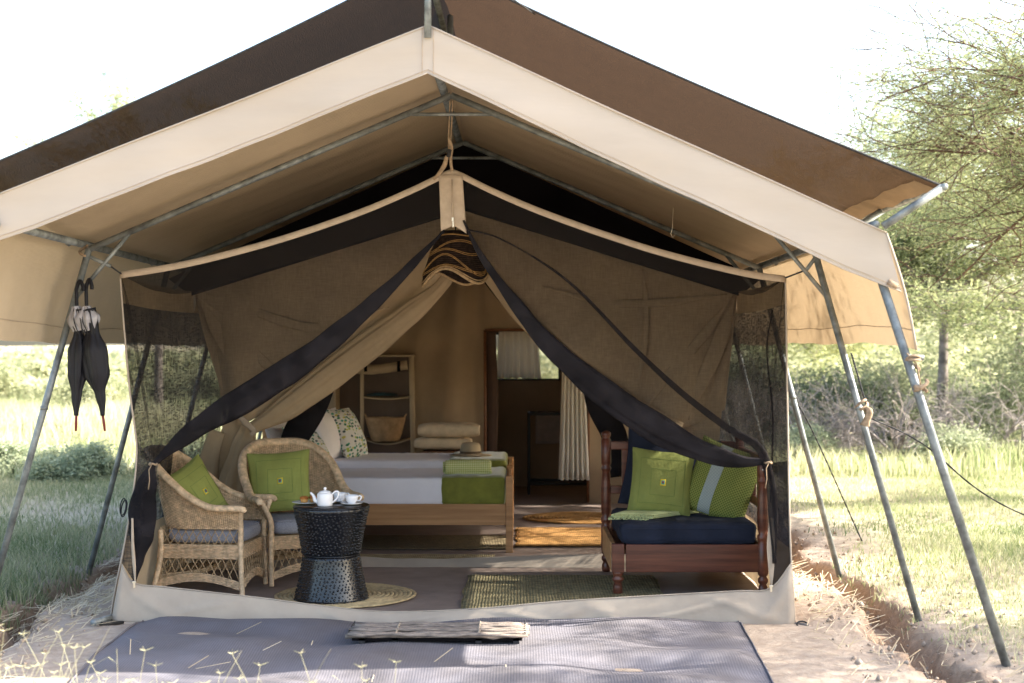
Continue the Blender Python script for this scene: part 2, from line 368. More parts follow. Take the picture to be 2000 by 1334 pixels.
def roll(mb, pts, wid, thick=.5, n=60, nc=28, folds=5, seed=1, side=(0, 1, 0), amp=.12, twist=0.):
    """gathered cloth: flattened rope of folds along a curve; wid = full widths (m) at the control points"""
    c = crv(pts, n); m = len(wid)-1; sd_ = Vector(side).normalized(); w = wob(seed, 4); rr = random.Random(seed)
    phs = [rr.random()*6.28 for _ in range(3)]
    vs = []
    for i, p in enumerate(c):
        t = (c[min(i+1, n)]-c[max(i-1, 0)]).normalized()
        u = i/n; x = u*m; j = min(int(x), m-1); f = x-j; f = f*f*(3-2*f); wd = (wid[j]*(1-f)+wid[j+1]*f)/2
        a = t.cross(sd_).normalized(); b = sd_
        for k in range(nc):
            th = 2*pi*k/nc + twist*u
            q = 1 + amp*sin(folds*th+phs[0]+2*u) + amp*.6*sin((folds*2+1)*th+phs[1]-3*u) + .05*nz2(w, u*3, th*.3)
            vs.append(p + a*cos(th)*wd*q + b*sin(th)*wd*thick*q)
    fs = [(i*nc+k, i*nc+(k+1) % nc, (i+1)*nc+(k+1) % nc, (i+1)*nc+k) for i in range(n) for k in range(nc)]
    fs += [tuple(range(nc))[::-1], tuple(n*nc+k for k in range(nc))]
    return mb.add(vs, fs)
def pole(name, a, b, r, parent, mt='steel', n=12): return MB().tube([a, b], r, n).build(name, M[mt], parent)
# ------------------------------------------------------------------ ground
def hgt(x, y):
    """ground height: a flat pad for the tent, a rain trench around it, rolling grass beyond"""
    ax = abs(x+.0)
    d_tr = abs(ax-2.42-.06*sin(2.1*y)-.03*sin(7*y)) if -1.6 < y < 9.5 else 9
    wtr = .10+.035*sin(3.3*y+x)+.02*sin(9*y)
    fade = max(0, min(1, (y+1.75)/.5))
    h = -.15*math.exp(-(d_tr/wtr)**4)*fade
    if ax > 2.5: h += .05*min(1, (ax-2.5)/.5)+.02*sin(x*1.7+y)*min(1, (ax-2.5))
    if y < -1: h += -.03*min(1, -y-1)
    d = sqrt(x*x+y*y)
    h += max(0, d-25)*.004*(1+sin(x*.07)*.6)
    h += .006*sin(9*x+3*y)*sin(8*y-2*x) if y < -.15 or ax > 2 else -.012
    return h
def axis_vals(segs):
    o = []
    for a, b, st in segs:
        n = max(1, int(round((b-a)/st))); o += [a+(b-a)*i/n for i in range(n)]
    return o+[segs[-1][1]]
xs = axis_vals([(-400, -60, 20), (-60, -12, 2), (-12, -3.2, .3), (-3.2, 3.2, .035), (3.2, 12, .3), (12, 60, 2), (60, 400, 20)])
ys = axis_vals([(-40, -8, 2), (-8, -2, .25), (-2, 3.4, .06), (3.4, 12, .2), (12, 60, 2), (60, 600, 20)])
vs = []; gr = []
for x in xs:
    for y in ys:
        z = hgt(x, y)
        if abs(x) < 3.2 and -2 < y < 5:
            dt = abs(abs(x)-2.42)
            z += (.022*sin(23*x+11*y)*sin(19*y+7*x)+.012*sin(51*y+13*x))*math.exp(-(dt/.3)**2)
        vs.append((x, y, z)); gr.append(1.0 if abs(x) > 3.4 or y > 10 else max(0, min(1, (abs(x)-2.6)/.8)))
ny = len(ys); ce = [math.exp(-(abs(abs(v[0])-2.42-.06*sin(2.1*v[1])-.03*sin(7*v[1]))/.15)**4)*.9 if -1.7 < v[1] < 9.5 else 0 for v in vs]
me = bpy.data.meshes.new('ground'); me.from_pydata(vs, [], [(i*ny+j, (i+1)*ny+j, (i+1)*ny+j+1, i*ny+j+1) for i in range(len(xs)-1) for j in range(ny-1)])
me.materials.append(M['soil']); me.polygons.foreach_set('use_smooth', [True]*len(me.polygons))
at = me.attributes.new('grassy', 'FLOAT', 'POINT'); at.data.foreach_set('value', gr); at = me.attributes.new('cut_earth', 'FLOAT', 'POINT'); at.data.foreach_set('value', ce)
ground = bpy.data.objects.new('ground', me); C.objects.link(ground); ground['kind'] = 'structure'

# grey ribbed cloth in front of the tent
mb = MB(); w = wob(3)
def gfn(u, v):
    y = -.02-2.4*v; hw0 = 1.72+.10*v
    x = (-1.71+.09*v)+u*(3.30-.20*v) - .03*(1-u)*sin(v*5)
    wv = (.010*sin(3.1*x+9*y)+.008*sin(7*x-4*y)+.006*sin(13*y+2*x))
    e = min(1, u*30, (1-u)*30)
    return Vector((x, y, hgt(x, y)+.010+(.012+wv)*e))
mb.grid(gfn, 70, 50)
tag(mb.build('ground_cloth', M['groundmat']), 'grey ribbed shade cloth spread on the soil before the tent entrance', 'ground cloth')
mb = MB()
for u in (0, 1): mb.tube([gfn(u, v/30)+Vector((0, 0, .004)) for v in range(31)], .0045, 6)
bd = mb.build('hem', M['groundmat']); bd.parent = bpy.data.objects['ground_cloth']; bd['kind'] = 'stuff'

# doorstep mat: stick by stick
root = thing('stick_doormat', 'doorstep mat of weathered sticks wired side by side on the grey cloth', 'doormat', (-.04, -.60, .03))
rr = random.Random(5)
mb = MB()
for xx in (-.42, -.25, .17, .36): MB().box((xx, -.60, .034), (.03, .30, .03)).build('bearer', M['rope'], root, smooth=False)
MB().box((-.04, -.595, .042), (.86, .31, .014)).build('gap_shade', M['black'], root, smooth=False)  # black sheet added so the gaps between sticks read as shade
for i in range(13):
    low = i % 2; y = -.765+.34*i/12; x0 = -.49+rr.uniform(-.02, .012); x1 = .41+rr.uniform(-.02, .02); z0 = .064-.006*low+rr.uniform(-.005, .005)
    pts = [Vector((x0+(x1-x0)*k/12, y+rr.uniform(-.005, .005), z0+rr.uniform(-.005, .005))) for k in range(13)]
    MB().tube(pts, (lambda b_: [b_*rr.uniform(.75, 1.2) for _ in pts])(rr.uniform(.0080, .0115)), 7).build('stick', M['stick'], root)
for k, x in enumerate((-.49, -.25, .17, .405)):
    MB().tube([Vector((x+.004*sin(9*t), -.765+.34*t/16, .074+.003*sin(t*2.2))) for t in range(17)], .0045 if k in (1, 2) else .003, 6, flat=.6).build('binding_wire', M['sill' if k in (1, 2) else 'rope'], root)

# ------------------------------------------------------------------ steel frame
FY, AY, BY = -1.17, -.10, 1.68
ARCH = [FY, AY, BY, 3.5, 5.3, 7.1, 8.7]
frame = thing('tent_frame', 'galvanised steel pole frame of arches and splayed legs over the tent', 'tent frame', (0, 0, 0))
EZ, RZ = 2.06, 2.93
for i, y in enumerate(ARCH):
    for s in (-1, 1):
        top = Vector((s*2.0, y, EZ)); fx = s*2.58; gz = hgt(fx, y)-.03
        fr = {0: 2.70, 1: 2.585}.get(i, 2.54)
        if i == 0: top = Vector((2.04 if s > 0 else -2.15, y+.03, EZ-.02))
        leg = pole('leg', top, Vector((s*fr, y, gz)), .019 if i else .022, frame)
        t = .55; q = top.lerp(Vector((s*fr, y, gz)), .18 if i != 0 else .5)
        jj = top.lerp(Vector((s*fr, y, gz)), .42 if i else .35)
        MB().tube([jj-Vector((0, 0, .01)), jj+Vector((0, 0, .012))], .0215 if i else .0245, 12).build('pole_joint', M['steel'], frame)
        if i:
            pole('rafter', top, Vector((0, y, RZ-.02)), .018, frame)
            a = top.lerp(Vector((0, y, RZ)), .118); b = top.lerp(Vector((s*fr, y, gz)), .13)
            pole('brace', a, b, .012, frame)
    if i: pole('collar_tie', Vector((-.23, y, RZ-.02-.105)), Vector((.23, y, RZ-.02-.105)), .010, frame)
pole('ridge_pole', (0-.055, FY+.03, RZ+.03), (0, 8.9, RZ+.0), .024, frame)
for s in (-1, 1):
    pole('eave_pole', (s*2.07, FY, EZ+.04), (s*2.0, 8.8, EZ), .021, frame)
# short arm carrying the corner cords, outboard of the mesh corners
for s in (-1, 1):
    j = P(1575, 527, AY) if s > 0 else P(215, 520, AY)
    pole('corner_arm', Vector((s*2.02, AY, EZ-.03)), j, .011, frame)
    MB().tube([j, P(1533, 543, -.01) if s > 0 else P(236, 535, -.01)], .005, 6).build('tie_cord', M['rope'], frame)
    MB().tube([Vector((s*2.03, AY, EZ-.01))+Vector((.02*cos(a), .02*sin(a)*1.2, .03*cos(a*.5))) for a in [k*.6 for k in range(11)]], .008, 6).build('strap', M['rope_tan'], frame)

# ------------------------------------------------------------------ fly sheet
fly = thing('fly_sheet', 'large beige canvas fly with pale front valance over the whole tent', 'fly sheet', (0, 3, 2))
def fly_edge(s): return 2.12
def flyp(s, u, y):
    """u 0 ridge .. 1 eave"""
    t = max(0, min(1, (-y)/1.17)); zr = RZ+.04+.079*t; ze = EZ+.04+(-.04 if s > 0 else .14)*t
    z = zr-(zr-ze)*u
    near = min(abs(y-a) for a in ARCH)
    z -= .018*math.sin(pi*min(1, near/.9)/1.0)*sin(pi*u)*.8 if near else 0
    z += .004*sin(19*y+3*u)*sin(pi*u) + .003*sin(47*y+9*u)*sin(pi*u)
    x = s*(u*2.12) - .06*max(0, min(1, -y/1.17))*(1-u)
    return Vector((x, y, z))
for s in (-1, 1):
    mb = MB().grid(lambda a, b: flyp(s, a, FY+b*(9.0-FY)), 24, 170); mb.build('roof_panel', M['fly'], fly)
    # valance hanging from the front edge
    def val(a, b):
        p = flyp(s, a, FY); d = .228+(.05 if s > 0 else .01)*a
        return p+Vector((s*(.02*b*a+.05*b*max(0, a-.9)*10), -.012*b-.004*sin(30*a+2*b)*b-.004*sin(11*a)*b-.003*sin(9*a+7*b), -d*b-.001*sin(40*a)*b))
    MB().grid(val, 60, 8).build('valance', M['valance'], fly)
    mb = MB(); mb.tube([val(a/40, 1) for a in range(41)], .003, 6); mb.tube([flyp(s, a/40, FY)+Vector((0, -.004, .002)) for a in range(41)], .0045, 6)
    e = mb.build('hem', M['valance'], fly)
    MB().tube([val(a/60, .93)+Vector((0, -.003, 0)) for a in range(61)], .0016, 4).build('seam', M['tape'], fly)
    MB().tube([val(.006, b/8)+Vector((s*.014, -.003, 0)) for b in range(9)], .0014, 4).build('seam', M['tape'], fly)
    # side walls
    def wall(a, b):
        y = FY+a*(9.0-FY); k = .555+(.14*max(0, min(1, -y/1.17)) if s < 0 else 0)+.007*sin(y*2.6)+.003*sin(9*y)
        bow = .04*sin(pi*b)+.006*sin(14*y+3*b)*b+.004*sin(31*y)
        p = flyp(s, 1, y)
        return p+Vector((s*(.145*b+bow*.4), 0, -k*b))
    mb = MB().grid(wall, 170, 10); mb.build('side_wall', M['fly'], fly)
    MB().tube([wall(a/120, .83)+Vector((-s*.004, 0, 0)) for a in range(121)], .0022, 5).build('hem', M['tape'], fly)
    # front corner: valance returns into the side wall
    MB().tube([wall(0, b/8) for b in range(9)], .006, 6).build('hem', M['sill'], fly)
    MB().box(wall(0, .42)+Vector((-s*.05, -.01, -.01)), (.05, .008, .028), (0, s*.5, 0)).build('corner_tab', M['rope_tan'], fly)

# ------------------------------------------------------------------ shade net with its own poles
net = thing('shade_net', 'dark brown shade net stretched on poles above the beige fly', 'shade net', (0, 3, 3))
NY = FY-.02
def netp(s, u, y):
    z = 3.36-(3.36-2.285)*u; z += .012*sin(6*y)*sin(pi*u)+.005*sin(17*y+5*u)
    y2 = y
    z -= .03*sin(pi*u)
    return Vector((s*2.37*u-.06*(1-u)*max(0, min(1, -y/1.17)), y2, z))
for s in (-1, 1):
    MB().grid(lambda a, b: netp(s, a, NY+b*(9.2-NY)), 24, 120).build('net_panel', M['net'], net)
    def hemf(a, b):
        p = netp(s, 1, NY+.04+a*9.2); q = netp(s, .955, NY+.04+a*9.2)
        return p.lerp(q, b)+Vector((0, 0, -.012-.004*sin(a*90)))
    MB().grid(hemf, 80, 3).build('hem', M['net_hem'], net)
    MB().tube([netp(s, a/30, NY)+Vector((0, -.004, .003)) for a in range(31)], .006, 6).build('hem', M['rope'], net)
    pole('net_rail', netp(s, 1, NY-.03)+Vector((s*.015, 0, -.01)), netp(s, 1, 9.2), .017, net)
    for y in (FY-.03, AY, BY, 3.5, 5.3, 7.1): pole('strut', Vector((s*2.10, y, EZ+.03)), netp(s, 1, y)+Vector((s*.01, 0, -.01)), .019, net)
pole('net_ridge_pole', netp(1, 0, NY-.03)+Vector((0, 0, -.03)), netp(1, 0, 9.2)+Vector((0, 0, -.03)), .018, net)
for y in (FY-.01, AY, BY, 3.5): pole('ridge_post', Vector((-.06 if y < -1 else 0, y, RZ+.06)), netp(1, 0, y), .017, net)
MB().tube([P(1045, 27, FY), P(1000, -5, FY-.2), P(960, -40, FY-.5)], .003, 5).build('tie_cord', M['rope'], net)

# ------------------------------------------------------------------ the tent itself
tent = thing('safari_tent', 'walk-in canvas safari tent with mosquito mesh porch tied open at the front', 'tent', (0, 0, 0))
MY = 0.0; IY = 2.0
def PP(lst, Y): return [P(a, b, Y) for a, b in lst]
topL = crv(PP([(235, 537), (330, 522), (430, 500), (560, 464), (700, 416), (800, 374), (860, 345)], MY), 60)
topR = crv(PP([(1532, 545), (1450, 533), (1300, 496), (1180, 458), (1060, 415), (970, 377), (905, 345)], MY), 60)
apx = P(883, 336, MY)
# tan tape along the sagging top edge
for nm, c in (('top_tape', topL+[apx]), ('top_tape', topR+[apx])):
    mb = MB(); A = [p+Vector((0, -.012, .018)) for p in c]; B = [p+Vector((0, -.016, -.020)) for p in c]
    sheet(mb, A, B, 2, .002, 4); mb.build(nm, M['tape'], tent, solid=.003)
# apex patch with its zip
mb = MB().grid(lambda u, v: P(857+u*46+(v*8 if u > .5 else 4*v), 341+v*(100-18*abs(u-.55)*2*0)+(1-v)*0+v*(15 if u > .4 else 10)*abs(u-.5)*2, -.02), 10, 12)
mb.build('apex_patch', M['tape'], tent, solid=.004)
mb = MB().tube([P(882, 350, -.035), P(884, 425, -.035)], .0035, 6); mb.build('zip', M['tape'], tent)
mb = MB().box(P(884, 428, -.045), (.012, .008, .022)).box(P(885, 438, -.045), (.009, .006, .034)); mb.build('zip_slider', M['brass'], tent, bevel=.002)
# front mesh panels (upper) down to the gathered rolls
rollL = [(868, 450), (820, 500), (760, 562), (640, 668), (520, 752), (400, 826), (340, 870), (300, 907)]
rollR = [(908, 435), (945, 500), (1010, 590), (1080, 672), (1200, 770), (1330, 848), (1430, 885), (1497, 902)]
lowL = crv(PP(rollL[::-1], MY), 60); lowR = crv(PP(rollR[::-1], MY), 60)
mb = MB()
A = crv([p for p in PP([(235, 537), (243, 640), (255, 760), (268, 860), (275, 890), (300, 905)], MY)], 8)[1:]
sheet(mb, topL, lowL, 30, .030, 11, folds=3, fpow=2)
mb.build('front_mesh', M['mesh'], tent)
mb = MB(); sheet(mb, topR, lowR, 30, .030, 12, folds=4, fpow=2); mb.build('front_mesh', M['mesh'], tent)
# corner strips of mesh from the porch corner to the tie
edgeL = [(235, 537), (243, 640), (254, 760), (266, 850), (268, 890), (262, 960), (245, 1060), (224, 1165), (217, 1213)]
edgeR = [(1532, 545), (1534, 640), (1535, 760), (1537, 860), (1538, 950), (1541, 1060), (1546, 1150), (1550, 1218)]
eL = crv(PP(edgeL, MY), 60); eR = crv(PP(edgeR, MY), 60)
mb = MB(); sheet(mb, crv(PP(edgeL[:5], MY), 30), crv(PP([(236, 538), (262, 640), (282, 760), (294, 850), (300, 905)], MY-.01), 30), 8, .008, 13, folds=1); mb.build('front_mesh', M['mesh'], tent)
mb = MB(); sheet(mb, crv(PP(edgeR[:5], MY), 30), crv(PP([(1531, 546), (1520, 640), (1508, 760), (1500, 850), (1497, 905)], MY-.01), 30), 8, .008, 14, folds=1); mb.build('front_mesh', M['mesh'], tent)
mb = MB(); roll(mb, PP(rollL, MY-.03), [.012, .05, .085, .12, .145, .145, .10, .03], .45, 110, 44, 6, 5, amp=.11, twist=1.2); mb.build('mesh_roll', M['mesh_thick'], tent)
mb = MB(); roll(mb, PP([(905, 430), (940, 500), (1010, 598), (1080, 682), (1200, 782), (1330, 862), (1430, 898), (1497, 902)], MY-.03), [.012, .04, .08, .11, .145, .15, .10, .035], .45, 110, 44, 6, 6, amp=.11, twist=-1.2); mb.build('mesh_roll', M['mesh_thick'], tent)
mb = MB(); roll(mb, PP([(912, 448), (985, 470), (1110, 550), (1240, 682), (1330, 766), (1420, 835), (1480, 872), (1502, 930), (1510, 1010), (1512, 1100)], MY-.045), [.008, .009, .014, .02, .026, .032, .036, .045, .05, .02], .45, 90, 20, 3, 7, amp=.14); mb.build('mesh_fold', M['mesh_fold'], tent)
# gathered cloth below the ties
mb = MB(); roll(mb, PP([(299, 903), (290, 935), (280, 985), (276, 1050), (266, 1110), (262, 1138)], MY-.02), [.03, .10, .14, .12, .06, .02], .35, 40, 26, 4, 8, amp=.14); mb.build('mesh_tail', M['mesh_thick'], tent)
mb = MB(); sheet(mb, crv(PP([(266, 860), (268, 900), (262, 960), (250, 1030), (238, 1100)], MY), 24), crv(PP([(298, 905), (290, 950), (281, 1010), (272, 1080), (264, 1138)], MY-.01), 24), 10, .01, 15, folds=2); mb.build('front_mesh', M['mesh_side'], tent)
mb = MB(); sheet(mb, crv(PP([(1538, 900), (1539, 960), (1541, 1060), (1544, 1110)], MY), 24), crv(PP([(1498, 905), (1506, 960), (1508, 1060), (1503, 1148)], MY-.01), 24), 10, .01, 16, folds=2); mb.build('front_mesh', M['mesh_thick'], tent)
mb = MB(); roll(mb, PP([(258, 1012), (259, 1060), (262, 1100), (264, 1137)], MY-.04), [.012, .016, .02, .01], .5, 20, 8, 1, 9); mb.build('zip', M['tape'], tent)
mb = MB(); sheet(mb, crv(PP([(1503, 1010), (1497, 1060), (1500, 1110), (1505, 1146)], MY-.035), 14), crv(PP([(1510, 1012), (1513, 1060), (1511, 1110), (1507, 1146)], MY-.04), 14), 3, .004, 9); mb.build('zip', M['tape'], tent)
for q in ((262, 1143), (1505, 1150)):
    MB().box(P(q[0], q[1], -.05), (.012, .008, .03)).box(P(q[0], q[1]-6, -.05), (.02, .01, .012)).build('zip_slider', M['brass'], tent, bevel=.002)
# ties
for q in ((299, 906), (1499, 903)):
    c0 = P(q[0], q[1], -.035)
    MB().tube([c0+Vector((.02*cos(a), .03*sin(a), .004*sin(3*a))) for a in [k*2*pi/14 for k in range(14)]], .006, 6, closed=True).build('tie_cord', M['rope_tan'], tent)
    MB().tube([c0+Vector(d) for d in ((.0, -.03, 0), (-.015, -.035, -.03), (-.012, -.033, -.09), (-.02, -.03, -.14))], .003, 5).build('tie_cord', M['rope_tan'], tent)
# pale sill across the entrance
sillT = crv(PP([(238, 1102), (262, 1138), (330, 1147), (500, 1166), (640, 1184), (760, 1194), (930, 1188), (1100, 1173), (1300, 1161), (1440, 1153), (1503, 1148), (1545, 1098)], -.01), 90)
sillB = crv(PP([(217, 1216), (260, 1217), (330, 1219), (500, 1221), (640, 1222), (760, 1222), (930, 1223), (1100, 1224), (1300, 1225), (1440, 1226), (1503, 1226), (1551, 1223)], -.05), 90)
mb = MB(); wv = wob(31, 7)
def sfn(u, v):
    i = int(round(u*90)); p = sillT[i].lerp(sillB[i], v)
    ex = sin(pi*v)**.8
    fan = sum(.014*max(0, 1-abs((u-c)-(v-.5)*k)/.02) for c, k in ((.06, .10), (.13, -.16), (.33, .06), (.45, -.10), (.60, .14), (.66, -.10), (.72, .08), (.84, -.2), (.92, .14), (.965, -.05)))
    return p+Vector((0, -(.010*nz2(wv, u*7, v*1.2)+fan)*ex-.012*sin(pi*v), 0))
mb.grid(sfn, 90, 14); mb.build('door_sill', M['sill'], tent, solid=.003)
MB().tube([p+Vector((0, -.004, 0)) for p in sillT], .004, 6).build('hem', M['sill'], tent)
MB().tube([p+Vector((0, -.002, -.002)) for p in sillB], .007, 6).build('hem', M['sill'], tent)
# porch side walls: canvas strip, mesh, canvas skirt
backz = lambda z, s: Vector((s*1.9, IY, z))
for s, ec, lev in ((-1, eL, (1.765, .46)), (1, eR, (1.76, .40))):
    ez = [p.z for p in ec]
    def at_z(z):
        for i in range(len(ec)-1):
            if ec[i].z >= z >= ec[i+1].z:
                f = (ec[i].z-z)/(ec[i].z-ec[i+1].z+1e-9); return ec[i].lerp(ec[i+1], f)
        return ec[0].copy() if z > ec[0].z else ec[-1].copy()
    def swall(za, zb, mname, nm, seed, n=24, inset=0.0, amp=.012):
        mb = MB(); ww = wob(seed)
        def fn(u, v):
            z = za+(zb-za)*v; f = at_z(z); b = Vector((s*1.9, IY, z))
            p = f.lerp(b, u); p.z = f.z*(1-u)+z*u - .02*sin(pi*u)*max(0, (z-1.2))
            return p+Vector((-s*(inset+amp*sin(pi*min(1, u))*(nz2(ww, u*2.2, v*.6)+.5*sin(14*u+v))), 0, 0))
        mb.grid(fn, n, 16); return mb.build(nm, M[mname], tent)
    swall(1.915, lev[0], 'canvas', 'porch_canvas_strip', 41)
    swall(lev[0], lev[1], 'mesh_side', 'porch_side_mesh', 42)
    swall(lev[1], -.005, 'canvas', 'porch_skirt', 43)
    mb = MB(); mb.tube([p+Vector((s*.004, -.004, 0)) for p in ec], .0055, 6); mb.build('corner_piping', M['sill'], tent)
mb = MB(); roll(mb, [Vector((1.87, .45, 1.74)), Vector((1.84, .47, 1.5)), Vector((1.87, .44, 1.1)), Vector((1.86, .47, .6))], [.02, .02, .025, .02], .5, 40, 8, 1, 3, side=(1, 0, 0)); mb.build('side_zip', M['mesh_thick'], tent)
# porch roof of mesh
mb = MB()
fl = topL+[apx]; bl = [Vector((-1.9, IY, 1.91)).lerp(Vector((0, IY, 2.49)), i/61) for i in range(62)]
sheet(mb, fl, bl[:len(fl)], 14, .01, 50, faxis=(0, 0, 1), sag=.05)
fr_ = topR+[apx]; br = [Vector((1.9, IY, 1.91)).lerp(Vector((0, IY, 2.49)), i/61) for i in range(62)]
sheet(mb, fr_, br[:len(fr_)], 14, .01, 51, faxis=(0, 0, 1), sag=.05)
mb.build('porch_roof_mesh', M['mesh'], tent)
# groundsheet
mb = MB(); w = wob(77, 8)
mb.grid(lambda u, v: Vector((-1.88+3.76*u, -.02+7.9*v, .004+.004*nz2(w, u*9, v*16))), 60, 90); mb.build('groundsheet', M['floor'], tent)
# black panel filling the dark gap behind the second arch, between fly and inner tent
mb = MB(); mb.add([(-2.06, IY-.08, 2.0), (-1.9, IY-.08, 1.88), (0, IY-.08, 2.47), (1.9, IY-.08, 1.88), (2.06, IY-.08, 2.0), (0, IY-.08, 2.93)], [(0, 1, 2, 5), (2, 3, 4, 5)])
mb.build('gap_panel', M['black'], tent, smooth=False)
# inner front wall: canvas flaps drawn aside
def inner_panel(s, top, low, seed):
    mb = MB(); sheet(mb, top, low, 24, .075, seed, folds=3, fpow=1.3); mb.build('canvas_flap', M['canvas'], tent)
itL = crv(PP([(381, 574), (560, 520), (750, 460), (909, 410)], IY), 50)
iloL = crv(PP([(430, 775), (455, 800), (475, 828), (560, 775), (680, 685), (780, 610), (870, 535), (905, 470)], IY), 50)
inner_panel(-1, itL, iloL, 61)
# left edge of the left flap, pinched in at the tie
mb = MB(); sheet(mb, crv(PP([(381, 574), (394, 640), (418, 720), (440, 780), (462, 830)], IY+.02), 30), crv(PP([(400, 578), (440, 640), (470, 720), (480, 780), (480, 830)], IY), 30), 8, .02, 63, folds=1); mb.build('canvas_flap', M['canvas'], tent)
itR = crv(PP([(1440, 574), (1260, 522), (1080, 465), (909, 410)], IY), 50)
iloR = crv(PP([(1416, 800), (1370, 822), (1318, 836), (1240, 800), (1140, 722), (1060, 650), (970, 556), (912, 470)], IY), 50)
inner_panel(1, itR, iloR, 62)
mb = MB(); sheet(mb, crv(PP([(1440, 574), (1428, 660), (1415, 760), (1405, 860), (1410, 980), (1440, 1104)], IY), 30), crv(PP([(1425, 600), (1398, 680), (1370, 770), (1335, 850), (1350, 960), (1370, 1104)], IY+.04), 30), 8, .02, 64, folds=2); mb.build('canvas_flap', M['canvas'], tent)
mb = MB(); roll(mb, PP([(905, 470), (868, 552), (780, 628), (680, 705), (600, 765), (540, 808), (490, 838)], IY-.05), [.02, .08, .14, .18, .19, .17, .08], .5, 80, 30, 4, 21, amp=.13); mb.build('flap_roll', M['canvas'], tent)
mb = MB(); roll(mb, PP([(912, 470), (960, 552), (1040, 640), (1130, 722), (1220, 785), (1290, 820), (1330, 838)], IY-.05), [.02, .06, .10, .12, .13, .12, .08], .5, 80, 30, 4, 22, amp=.13); mb.build('flap_roll', M['canvas'], tent)
mb = MB(); roll(mb, PP([(486, 832), (478, 862), (470, 900), (458, 960), (446, 1030), (440, 1104)], IY-.02), [.10, .17, .22, .22, .22, .22], .4, 50, 40, 6, 23, amp=.14); mb.build('flap_tail', M['canvas'], tent)
mb = MB(); roll(mb, PP([(424, 842), (408, 900), (402, 980), (398, 1104)], IY+.02), [.12, .15, .15, .15], .3, 40, 30, 4, 24, amp=.12); mb.build('flap_tail', M['canvas'], tent)
mb = MB(); roll(mb, PP([(465, 812), (483, 828), (497, 842), (490, 850)], IY-.14), [.035, .045, .04, .03], .35, 20, 10, 1, 25); mb.build('tie_band', M['tape'], tent)
# inner mesh door leaves, black, drawn to each side
mb = MB(); roll(mb, PP([(905, 500), (800, 590), (700, 655), (648, 715), (612, 790), (578, 850), (558, 905)], IY+.12), [.02, .05, .07, .11, .17, .19, .16], .3, 60, 24, 3, 26); mb.build('mesh_roll', M['mesh_thick'], tent)
mb = MB(); roll(mb, PP([(912, 500), (990, 596), (1080, 672), (1140, 715), (1165, 790), (1200, 850), (1212, 930)], IY+.12), [.02, .035, .06, .08, .12, .17, .16], .3, 60, 24, 3, 27); mb.build('mesh_roll', M['mesh_thick'], tent)
mb = MB(); sheet(mb, crv(PP([(452, 790), (436, 830), (420, 870), (408, 920), (400, 1000), (392, 1104)], IY+.06), 30), crv(PP([(490, 830), (482, 850), (474, 880), (466, 930), (456, 1000), (445, 1104)], IY+.03), 30), 10, .03, 65, folds=2); mb.build('canvas_flap', M['canvas'], tent)
for k, (pts, wd) in enumerate(((((386, 580), (420, 640), (462, 715), (500, 790)), .05), (((384, 577), (450, 640), (520, 712), (585, 760)), .035), (((400, 572), (500, 610), (620, 640), (760, 600)), .03),
        (((1436, 580), (1400, 680), (1360, 770), (1345, 820)), .05), (((1432, 578), (1370, 660), (1300, 740), (1262, 800)), .035), (((1420, 575), (1300, 590), (1180, 590), (1060, 560)), .03), (((1255, 525), (1262, 600), (1258, 680), (1240, 770)), .02))):
    mb = MB(); roll(mb, PP(pts, IY-.02), [.01, wd*2, wd*2, .01], .22, 40, 14, 2, 70+k, amp=.1); mb.build('canvas_fold', M['canvas'], tent)
# low threshold strip of the inner tent
mb = MB(); w = wob(9)
mb.grid(lambda u, v: Vector((-1.86+3.72*u, IY-.05-.10*v+.03*sin(4*u), .006+(.10*(1-v)*(.45+.35*sin(5*u+1)**2))*1+.006*nz2(w, u*8, v))), 60, 6); mb.build('threshold', M['sill'], tent)
# roof, side walls, back wall and the partition with its doorway
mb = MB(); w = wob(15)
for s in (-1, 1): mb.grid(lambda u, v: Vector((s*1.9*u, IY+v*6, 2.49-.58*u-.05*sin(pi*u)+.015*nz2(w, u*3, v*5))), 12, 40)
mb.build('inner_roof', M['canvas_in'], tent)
def side(s):
    y0, y1, z0, z1 = 2.0, 4.6, .46, 1.765
    mb = MB(); g = lambda ya, yb, za, zb: mb.grid(lambda u, v: Vector((s*(1.9-.015*sin(pi*v)), ya+(yb-ya)*u, za+(zb-za)*v)), 8, 6)
    q0, q1 = 6.35, 6.36
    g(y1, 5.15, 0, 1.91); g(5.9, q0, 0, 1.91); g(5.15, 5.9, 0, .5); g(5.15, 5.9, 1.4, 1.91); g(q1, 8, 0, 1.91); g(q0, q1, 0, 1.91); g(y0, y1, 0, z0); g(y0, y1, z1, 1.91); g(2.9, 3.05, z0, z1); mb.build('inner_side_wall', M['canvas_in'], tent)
    MB().add([(s*1.9, 5.15, .5), (s*1.9, 5.9, .5), (s*1.9, 5.9, 1.4), (s*1.9, 5.15, 1.4)], [(0, 1, 2, 3)]).build('window_gauze', M['gauze_s'], tent, smooth=False)
    MB().grid(lambda u, v: Vector((s*(1.9-.01*sin(pi*v)*sin(pi*u)), 2.0+.9*u, z0+(z1-z0)*v)), 6, 6).build('inner_side_mesh', M['mesh_side'], tent)
    MB().add([(s*1.9, 3.05, z0), (s*1.9, y1, z0), (s*1.9, y1, z1), (s*1.9, 3.05, z1)], [(0, 1, 2, 3)]).build('window_gauze', M['gauze_s'], tent, smooth=False)
side(-1); side(1)
